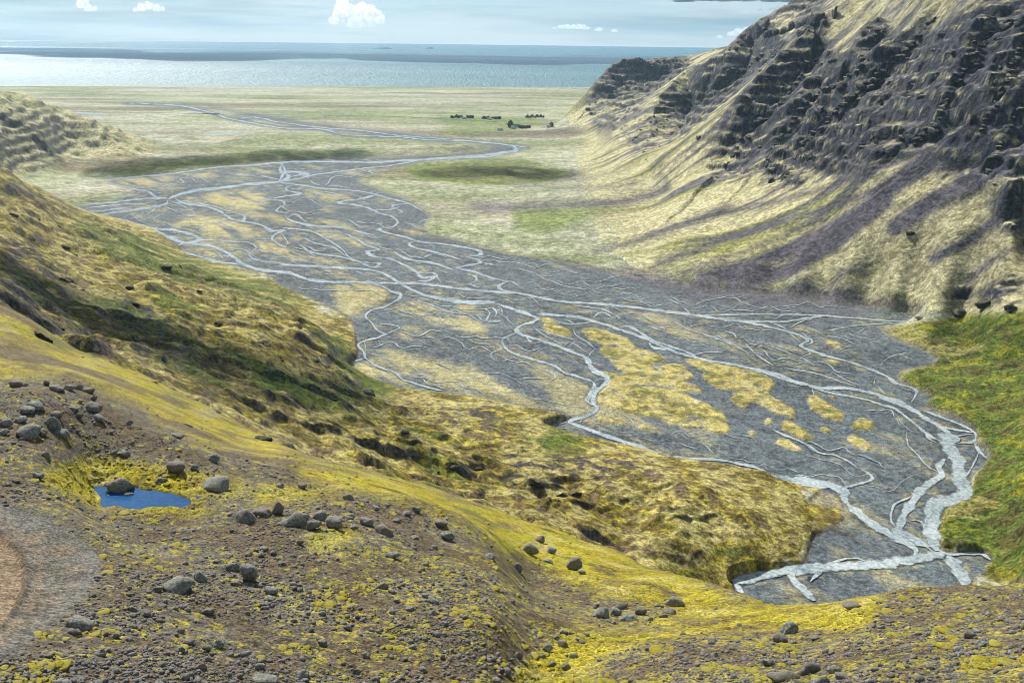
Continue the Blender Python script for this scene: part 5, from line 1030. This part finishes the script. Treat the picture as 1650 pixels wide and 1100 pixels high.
# dark rock outcrops on the hillsides
OUTM = [simple('rock_outcrop', *rock_shape(140 + k, 3, 1.15, 0.30, 2.2), M_OUT) for k in range(7)]
def outcrop(px, py, w, asp, label, group):
    h = hit_fine(px, py + 0.3 * asp * w)
    if h is None: return
    x, y, z, d = h; s = 0.5 * w / FPX * math.hypot(d, CAMZ - z) * 1.1
    o = place('rock_outcrop', OUTM[random.randrange(7)], x, y, z + s * (asp * 0.5 - 0.5), s, random.uniform(-.7, .7), (random.uniform(-.25, .25), random.uniform(-.2, .2)), (1, 1, asp / 0.7))
    tag(o, label, 'rock outcrop', group)
for px, py, w, asp, lab in [(202,521,46,.5,'widest black rock outcrop in the shaded slope of the left hillside'),(464,713,42,.6,'jagged black outcrop on the lower hillside, right one of a pair'),(420,703,36,.55,'black outcrop on the lower hillside, left one of a pair'),(289,678,40,.35,'long flat dark scar on the yellow slope'),
   (67,538,30,.9,'black crag with pale streaks at the edge of the yellow slope'),(1021,752,44,.45,'broad dark brown scarp by the river edge of the knolls'),(866,774,26,.8,'dark outcrop with a fringe of moss in the middle of the knolls'),(588,627,28,.7,'dark outcrop above the green hollow by the straw coloured flats'),
   (1544,498,30,.7,'black crag at the foot of the right slope, left of two'),(1592,482,30,.6,'black crag in the middle at the foot of the right slope'),(1632,492,34,.6,'large black crag at the right edge below the slope'),(1490,505,26,.5,'low black rock where the side creek leaves the slope'),(1467,373,14,.7,'lone dark boulder high on the right grassy slope')]: outcrop(px, py, w, asp, lab, None)
for px, py, w in [(29,395,36),(34,414,21),(101,394,19),(118,407,23),(140,392,16),(108,447,31),(170,452,25),(135,466,19),(266,430,23),(286,425,13),(126,572,19),(244,612,21),(98,526,14),(367,508,21),(353,518,17),(380,567,11),(452,572,28),(498,575,34),(417,550,15),(298,647,15),(350,663,13),(217,488,17),(156,432,13),(215,459,21),(183,471,11),(528,620,15),(535,639,17),(60,350,14),(20,345,16),(90,362,12),(180,405,11),(320,470,12),(230,415,11)]:
    outcrop(px, py, w, random.uniform(.35, .55), 'dark rock outcrop among the grass of the left hillside', 'outcrops on the left hillside')
for px, py, w in [(765,747,30),(728,753,23),(701,758,17),(802,794,23),(923,790,29),(907,794,19),(1051,743,21),(1201,844,20),(650,690,16),(780,700,18),(690,665,14),(1110,805,16),(1170,870,18)]:
    outcrop(px, py, w, random.uniform(.3, .5), 'dark earthy outcrop in the mossy knolls above the river', 'outcrops in the knolls')
# crags: blocky ledges of the mountain wall, parts of the mountain
MTN = bpy.data.objects['mountain']
CRAGM = [simple('crag', *rock_shape(170 + k, 3, 1.0, 0.25, 3.0), M_CRAG) for k in range(8)]
nc = 0; tries = 0
def crag(px, py, s_px, zs=0.8):
    h = hit_fine(px, py)
    if h is None or h[3] < 800: return 0
    x, y, z, d = h; s = 0.5 * s_px / FPX * d
    t_ = 1.0; an = math.atan2(0.69 * (1 - t_) + t_, -0.72 * (1 - t_) + 0.05 * t_)
    place('crag', CRAGM[random.randrange(8)], x, y, z - 0.10 * s, s, an + random.uniform(-.35, .35), (random.uniform(-.15, .15), random.uniform(-.15, .15)), (random.uniform(1.0, 1.7), 0.75, zs * random.uniform(0.7, 1.15)), MTN); return 1
for amp, l2, l1, pts in CRESTS[:9]:
    q = smooth_line(pts, 9.0)
    for p in q: nc += crag(p[0] + random.uniform(-3, 6), p[1] + random.uniform(2, 7), random.uniform(10, 22) * (0.6 if p[0] < 1150 else 1.0))
for px, py, w in [(1225,50,16),(1232,47,14),(1240,54,14),(1250,50,12),(1262,46,12),(1275,42,12),(1290,36,14),(1300,30,15),(1308,26,14),(1316,28,14),(1328,38,12),(1215,56,12),(1205,62,11),(1195,68,10),(1185,76,9),(1345,22,10)]: nc += crag(px, py + 6, w * 1.7, 1.6)
while nc < 300 and tries < 4000:
    tries += 1; px, py = random.uniform(950, 1650), random.uniform(5, 300)
    if sample(ROCKR, np.array([px]), np.array([py]))[0] < 0.6: continue
    nc += crag(px, py, random.uniform(7, 24) * (0.6 if px < 1150 else 1.0))
def box_mesh(name, lo, hi):
    v = [(x, y, z) for z in (lo[2], hi[2]) for y in (lo[1], hi[1]) for x in (lo[0], hi[0])]
    f = [(0, 2, 3, 1), (4, 5, 7, 6), (0, 1, 5, 4), (2, 6, 7, 3), (0, 4, 6, 2), (1, 3, 7, 5)]
    me = bpy.data.meshes.new(name); me.from_pydata(v, [], f); me.update(); return me
# ---------------------------------------------------------------- pool by the road
wx_p, wy_p = on_z(np.array([p[0] for p in smooth_line(POOL + POOL[:1], 4.0)]), np.array([p[1] for p in smooth_line(POOL + POOL[:1], 4.0)]), PLZ)
cxp, cyp = wx_p.mean(), wy_p.mean()
bm = bmesh.new(); vs_ = [bm.verts.new((cxp + (x - cxp) * 1.4, cyp + (y - cyp) * 1.4, PLZ - 0.06)) for x, y in zip(wx_p[:-1], wy_p[:-1])]
fc = bm.faces.new(vs_); bmesh.ops.triangulate(bm, faces=[fc]); bmesh.ops.recalc_face_normals(bm, faces=bm.faces)
for f in bm.faces:
    if f.normal.z < 0: f.normal_flip()
me = bpy.data.meshes.new('pool'); bm.to_mesh(me); bm.free()
M_POOL = water_material('pool_water', (0.012, 0.06, 0.17), (0.025, 0.11, 0.27), 0.05, 0.02, 3.0, False)
tag(link('pool', me, M_POOL), 'small deep blue pool beside the gravel road', kind='structure')
# ---------------------------------------------------------------- farms on the plain: groves, houses, road and bridge
def plain_mat(name, c, rough=0.85, var=0.25, scale=0.4):
    m, nt, bs = new_mat(name); pos = node(nt, 'ShaderNodeNewGeometry').outputs['Position']
    nt.links.new(mixc(nt, maprange(nt, noise(nt, pos, scale, 4.0), 0.3, 0.7), tuple(v * (1 - var) for v in c), tuple(min(1, v * (1 + var)) for v in c)), bs.inputs['Base Color'])
    bs.inputs['Roughness'].default_value = rough; return m
M_LEAF = plain_mat('grove_leaves', (0.045, 0.085, 0.03), 0.9, 0.5); M_BARK = plain_mat('bark', (0.06, 0.045, 0.035))
M_WALL = plain_mat('farm_wall', (0.70, 0.70, 0.67), 0.8, 0.08); M_RED = plain_mat('red_roof', (0.22, 0.05, 0.04), 0.6, 0.15); M_GREY = plain_mat('grey_roof', (0.33, 0.36, 0.38), 0.5, 0.1); M_GREENR = plain_mat('green_roof', (0.10, 0.25, 0.18), 0.5, 0.1)
M_ASPH = plain_mat('asphalt', (0.05, 0.05, 0.055), 0.85, 0.2, 0.1); M_CONC = plain_mat('concrete', (0.42, 0.42, 0.40), 0.8, 0.1); M_GLASS = plain_mat('window_glass', (0.03, 0.04, 0.05), 0.1, 0.1); M_ISLET = plain_mat('islet_rock', (0.05, 0.05, 0.05), 0.9, 0.3, 0.02)
def crown_mesh(seed):
    """clumps of small leaf faces spread through the crown"""
    rg = np.random.default_rng(seed); v, f = [], []
    for _ in range(150):
        p = rg.normal(size=3); p = p / np.linalg.norm(p) * rg.uniform(0.35, 1.0) ** 0.6; p = p * np.array([0.5, 0.5, 0.62]); p[2] += 0.6
        p[:2] *= 1.0 - 0.25 * p[2]; a, b = rg.normal(size=3), rg.normal(size=3); a /= np.linalg.norm(a); b = b - a * (a @ b); b /= np.linalg.norm(b); s = rg.uniform(0.07, 0.15); i = len(v)
        v += [p + a * s, p + b * s, p - a * s, p - b * s]; f.append((i, i + 1, i + 2, i + 3))
    me = mesh_from('crown', np.array(v), np.array(f)); me.polygons.foreach_set('use_smooth', np.zeros(len(f), bool)); me.materials.append(M_LEAF); return me
CROWNS = [crown_mesh(700 + k) for k in range(5)]
def trunk_mesh():
    v, f = [], []
    for k, (z, r) in enumerate(((0, 0.06), (0.25, 0.045), (0.7, 0.02))):
        for j in range(6): v.append((r * math.cos(j * 1.047), r * math.sin(j * 1.047), z))
        if k:
            for j in range(6): f.append(((k - 1) * 6 + j, (k - 1) * 6 + (j + 1) % 6, k * 6 + (j + 1) % 6, k * 6 + j))
    me = mesh_from('trunk', np.array(v), np.array(f)); me.materials.append(M_BARK); return me
TRUNK = trunk_mesh()
def tree(px, py, hh, label, group):
    x, y = [float(v) for v in floor_xy(px, py)]; z = ground_at(x, y)
    e = bpy.data.objects.new('tree', None); COL.objects.link(e); e.location = (x, y, z - 0.3); e.rotation_euler.z = random.uniform(0, 6.28); tag(e, label, 'tree', group)
    for nm_, me_ in (('trunk', TRUNK), ('crown', CROWNS[random.randrange(5)])):
        o = bpy.data.objects.new(nm_, me_); COL.objects.link(o); o.parent = e; w_ = random.uniform(1.0, 1.35) if nm_ == 'crown' else 1.0; o.scale = (hh * w_, hh * w_, hh)
for x0, x1, y_, n_, lab, g in ((726,746,190.5,13,'dark tree in the leftmost grove by the farms on the plain','trees of the left grove'),(752,763,191,7,'dark tree in the short grove right of the white farmhouse','trees of the short grove'),(777,808,192.5,16,'dark tree in the long middle grove on the plain','trees of the middle grove'),
     (846,876,190,14,'dark tree in the rearmost right grove below the mountain','trees of the right grove'),(836,855,207.5,12,'dark tree in the grove around the nearest farm','trees round the near farm')):
    for k in range(n_): tree(x0 + (x1 - x0) * (k + random.uniform(.1, .9)) / n_, y_ + random.uniform(-.9, .5), random.uniform(5, 9), lab, g)
tree(822, 207, 20, 'tall thin dark tree standing alone left of the nearest farm', None); tree(888.5, 208, 12, 'lone dark bush below the mountain right of the nearest farm', None)
def house(px, py, L, Wd_, H, rz, roof, label):
    x, y = [float(v) for v in floor_xy(px, py)]; z = ground_at(x, y)
    e = bpy.data.objects.new('farmhouse', None); COL.objects.link(e); e.location = (x, y, z - 0.2); e.rotation_euler.z = rz; tag(e, label, 'house', 'farm buildings on the plain')
    w = [(-L/2,-Wd_/2,0),(L/2,-Wd_/2,0),(L/2,Wd_/2,0),(-L/2,Wd_/2,0),(-L/2,-Wd_/2,H),(L/2,-Wd_/2,H),(L/2,Wd_/2,H),(-L/2,Wd_/2,H),(-L/2,0,H+Wd_*.42),(L/2,0,H+Wd_*.42)]
    me = bpy.data.meshes.new('wall'); me.from_pydata(w, [], [(0,1,5,4),(1,2,6,9,5),(2,3,7,6),(3,0,4,8,7)]); me.materials.append(M_WALL); o = link('wall', me); o.parent = e
    r = [(-L/2-.4,-Wd_/2-.5,H-.2),(L/2+.4,-Wd_/2-.5,H-.2),(L/2+.4,0,H+Wd_*.42+.12),(-L/2-.4,0,H+Wd_*.42+.12),(-L/2-.4,Wd_/2+.5,H-.2),(L/2+.4,Wd_/2+.5,H-.2)]
    me = bpy.data.meshes.new('roof'); me.from_pydata(r, [], [(0,1,2,3),(3,2,5,4)]); me.materials.append(roof); o = link('roof', me); o.parent = e
    sm = o.modifiers.new('thick', 'SOLIDIFY'); sm.thickness = 0.25
    for k in range(3):
        xx = -L * 0.32 + k * L * 0.32; me = box_mesh('window', (xx - .6, -Wd_/2 - .06, H * .42), (xx + .6, -Wd_/2 + .05, H * .80)); me.materials.append(M_GLASS); o = link('window', me); o.parent = e
house(748, 192.6, 16, 9, 4, 0.2, M_GREY, 'white farmhouse between the two left groves'); house(789, 193.8, 14, 9, 4, -0.3, M_RED, 'white farmhouse in front of the long middle grove')
house(833, 206, 20, 11, 5, 0.1, M_GREENR, 'farm building with a green roof beside the nearest grove'); house(827, 208.5, 14, 8, 4, 0.4, M_GREY, 'small white shed left of the green roofed farm building'); house(806, 211, 16, 8, 3, 0.1, M_GREY, 'low grey roofed shed left of the nearest farm'); house(884, 208.5, 12, 8, 4, 0.2, M_GREY, 'pale shed beside the lone bush below the mountain')
def strip(name, pts, width, zoff, mat, label):
    q = smooth_line(pts, 6.0); x, y = floor_xy(q[:, 0], q[:, 1]); c = np.stack([x, y], 1); tg = np.gradient(c, axis=0); tg /= np.linalg.norm(tg, axis=1, keepdims=True); nm = np.stack([-tg[:, 1], tg[:, 0]], 1) * width / 2
    z = np.maximum(np.array([max(ground_at(*(c[i] + s_ * nm[i])) for s_ in (-1, 0, 1)) for i in range(len(c))]), floor_z(x, y)) + zoff; z = np.convolve(np.pad(z, 2, mode='edge'), np.ones(5) / 5, 'valid')
    v = np.vstack([np.c_[c + nm, z], np.c_[c - nm, z]]); m_ = len(c); a = np.arange(m_ - 1); f = np.stack([a, a + 1, a + 1 + m_, a + m_], 1)
    n0 = np.cross(v[f[0, 1]] - v[f[0, 0]], v[f[0, 3]] - v[f[0, 0]]); f = f if n0[2] > 0 else f[:, ::-1]
    tag(link(name, mesh_from(name, v, f), mat), label, kind='structure'); return c, z
strip('road', [(30,176.5),(64,178),(140,180.5),(230,182.5),(300,184),(327,184.6)], 9, 0.6, M_ASPH, 'thin dark coast road west of the bridge'); strip('road', [(353,184.8),(420,185.5),(520,187),(640,189),(740,194),(800,197)], 9, 0.6, M_ASPH, 'thin dark coast road east of the bridge towards the farms')
bx0, by0 = [float(v) for v in floor_xy(326, 184.6)]; bx1, by1 = [float(v) for v in floor_xy(354, 184.8)]; bl = math.hypot(bx1 - bx0, by1 - by0); bz = float(floor_z(bx0, by0)) + 1.6
be = bpy.data.objects.new('bridge', None); COL.objects.link(be); be.location = ((bx0 + bx1) / 2, (by0 + by1) / 2, bz); be.rotation_euler.z = math.atan2(by1 - by0, bx1 - bx0); tag(be, 'low pale road bridge over the far river', 'bridge')
me = box_mesh('deck', (-bl / 2, -4.5, 0), (bl / 2, 4.5, 1.1)); me.materials.append(M_CONC); link('deck', me).parent = be
for s_ in (-1, 1):
    me = box_mesh('railing', (-bl / 2, s_ * 4.3 - .1, 1.1), (bl / 2, s_ * 4.3 + .1, 2.1)); me.materials.append(M_CONC); link('railing', me).parent = be
for k in range(4):
    xx = -bl * 0.36 + k * bl * 0.24; me = box_mesh('pier', (xx - .8, -3.5, -3), (xx + .8, 3.5, 0)); me.materials.append(M_CONC); link('pier', me).parent = be
for px, w, lab in ((617, 34, 'longer low dark islet far out on the sea'), (692, 13, 'shorter dark islet right of the longer one on the sea')):
    x, y = [float(v) for v in on_z(px, 78.6, 0.0)]; d = math.hypot(x, y); s = 0.5 * w / FPX * d
    v, f = rock_shape(900 + px, 3, 0.5, 0.15); v = v * np.array([s, s * 0.4, 34.0]); v[:, 2] *= 0.75 + 0.4 * perlin(v[:, 0] / 90, v[:, 1] / 90, 5)
    me = simple('islet', v, f, M_ISLET); o = bpy.data.objects.new('islet', me); COL.objects.link(o); o.location = (x, y, 2); o.rotation_euler.z = -math.atan2(x, y); tag(o, lab, 'islet')
# ---------------------------------------------------------------- clouds standing in the sky beyond the sea
def cloud_material(name, dens):
    m = bpy.data.materials.new(name); m.use_nodes = True; nt = m.node_tree; nt.nodes.clear()
    o = nt.nodes.new('ShaderNodeOutputMaterial'); v = nt.nodes.new('ShaderNodeVolumePrincipled')
    v.inputs['Color'].default_value = (1, 1, 1, 1); v.inputs['Density'].default_value = dens; v.inputs['Anisotropy'].default_value = 0.4
    nt.links.new(v.outputs[0], o.inputs['Volume']); return m
def puff_mesh(name, puffs, seed, flat=1.0):
    """one lumpy closed shell round a heap of balls: a distance field sampled along rays from each ball, kept where it is the outer skin"""
    V, F_, off = [], [], 0; v0, f0 = ico(4)
    for (cx, cy, cz, r) in puffs:
        q = v0 + np.array([cx, cy, cz]) / r
        k = 1 + 0.30 * perlin(q[:, 0] * 1.1 + seed, q[:, 2] * 1.1 + q[:, 1] * 0.7, seed) + 0.14 * perlin(q[:, 0] * 3.1, q[:, 2] * 3.1 + q[:, 1] * 2.0, seed + 5) + 0.07 * perlin(q[:, 0] * 7.0, q[:, 2] * 7.0 + q[:, 1] * 5.0, seed + 7)
        v = v0 * k[:, None]; v[:, 2] = np.where(v[:, 2] < -0.55, -0.55 + 0.25 * (v[:, 2] + 0.55), v[:, 2])
        V.append(v * r * np.array([1, 1, flat]) + np.array([cx, cy, cz])); F_.append(f0 + off); off += len(v0)
    return mesh_from(name, np.vstack(V), np.vstack(F_), 3)
M_CLOUD = cloud_material('cloud', 0.0035)
def cloud(label, d, spots, seed, mat=M_CLOUD, flat=1.0):
    """spots: photo pixel and breadth in pixels of each billow"""
    pf = []
    for px, py, w in spots:
        az, s = ray(px, py); az, s = float(az), float(s); r = 0.5 * w / FPX * d
        pf.append((d * math.sin(az), d * math.cos(az), CAMZ + s * d, r))
    o = link('cumulus_cloud', puff_mesh('cumulus_cloud', pf, seed, flat), mat); tag(o, label, 'cloud'); return o
cloud('towering white cumulus cloud high over the sea left of centre', 34000, [(553,12,26),(545,26,24),(565,27,30),(583,20,26),(600,26,28),(612,33,18),(538,34,16),(572,36,26),(594,37,22),(555,2,14)], 3)
cloud('small white cloud wisp at the upper left above the sea', 34000, [(130,8,14),(142,14,12),(138,3,10),(152,15,8)], 8)
cloud('flat white cloud arching low at the upper left', 34000, [(228,13,14),(240,11,14),(252,14,12),(218,17,8),(262,15,8)], 12)
cloud('long bright cloud beside the mountain ridge at the upper right', 30000, [(1225,17,10),(1245,16,14),(1270,15,20),(1295,16,24),(1320,14,26),(1345,12,24),(1210,18,6),(1258,16,18),(1282,15,24),(1308,15,26),(1333,13,26)], 15, M_CLOUD, 0.5)
cloud('low white cloud bank over the horizon right of centre', 36000, [(905,44,14),(925,44,16),(945,46,12),(893,46,8),(935,44,18),(915,44,16),(965,48,14),(990,50,12)], 21, M_CLOUD, 0.5)
cloud('low pale cloud bank behind the mountain shoulder', 36000, [(1180,55,16),(1205,50,18),(1225,45,16),(1160,60,10),(1192,52,18),(1215,47,18)], 25, M_CLOUD, 0.6)
M_DARK = cloud_material('dark_cloud', 0.006); M_DARK.node_tree.nodes['Principled Volume'].inputs['Color'].default_value = (0.22, 0.33, 0.38, 1)
cloud('dark grey cloud sheet at the top edge right of centre', 30000, [(1090 + 11 * k, -4 + 2.0 * math.sin(k * 1.9), 34 + 8 * math.sin(k * 2.7)) for k in range(26)], 44, M_DARK, 0.42)
# unseen clouds added overhead and over the sea to shade hillside, fans and water
SV = np.array([sdir.x, sdir.y, sdir.z]); M_CLOUDN = cloud_material('near_cloud', 0.012); M_BANK = cloud_material('cloud_bank', 0.004)
def overhead(label, spots_, alt, mat, seed):
    pf = []
    for x, y, z, r in spots_:
        t = (alt - z) / SV[2]; pf.append((x + SV[0] * t, y + SV[1] * t, alt, r))
    o = link('cumulus_cloud', puff_mesh('cumulus_cloud', pf, seed), mat); tag(o, label, 'cloud', 'unseen clouds overhead'); return o
def under(pxs, r):
    out = []
    for px, py in pxs:
        h = hit(px, py); x, y = h[1] * math.sin(h[0]), h[1] * math.cos(h[0]); out.append((x, y, ground_at(x, y), r * random.uniform(.8, 1.2)))
    return out
overhead('unseen cloud overhead placed to shade the middle of the left hillside', under([(40,450),(120,495),(200,525),(290,560),(380,590),(470,610),(560,630)], 42), 1000.0, M_CLOUDN, 31)
overhead('unseen cloud overhead placed to shade the green patch on the fan', under([(720,280),(770,276),(820,276),(870,282)], 60), 1150.0, M_CLOUDN, 33)
overhead('unseen cloud overhead placed to shade the grass strip beyond the braided river', under([(200,276),(260,264),(330,258),(400,254),(470,250),(540,248)], 70), 1150.0, M_CLOUDN, 35)
overhead('unseen cloud overhead placed to shade the grass below the right slope', under([(1560,540),(1600,548),(1640,545)], 26), 1000.0, M_CLOUDN, 37)
overhead('unseen long cloud bank placed out over the sea to darken the far water', [(-7500 + 1150 * k, 12500 + 900 * math.sin(k * 1.7), 0.0, 1050 + 250 * math.sin(k * 2.3)) for k in range(13)], 3300.0, M_BANK, 39)
# ---------------------------------------------------------------- haze
HAZE_TOP = max(float(ZT.max()), float(MT['ZT'].max()), CAMZ) + 30.0
hz = link('haze', box_mesh('haze', (-26500, -400, -40), (26500, 26500, HAZE_TOP)))
hm = bpy.data.materials.new('haze'); hm.use_nodes = True; hn = hm.node_tree; hn.nodes.clear()
ho = hn.nodes.new('ShaderNodeOutputMaterial'); hv = hn.nodes.new('ShaderNodeVolumePrincipled')
hv.inputs['Color'].default_value = (0.5, 0.77, 1.0, 1); hv.inputs['Density'].default_value = 2.2e-5; hv.inputs['Anisotropy'].default_value = 0.35
hn.links.new(hv.outputs[0], ho.inputs['Volume']); hz.data.materials.append(hm); tag(hz, 'pale blue haze filling the air', kind='stuff')
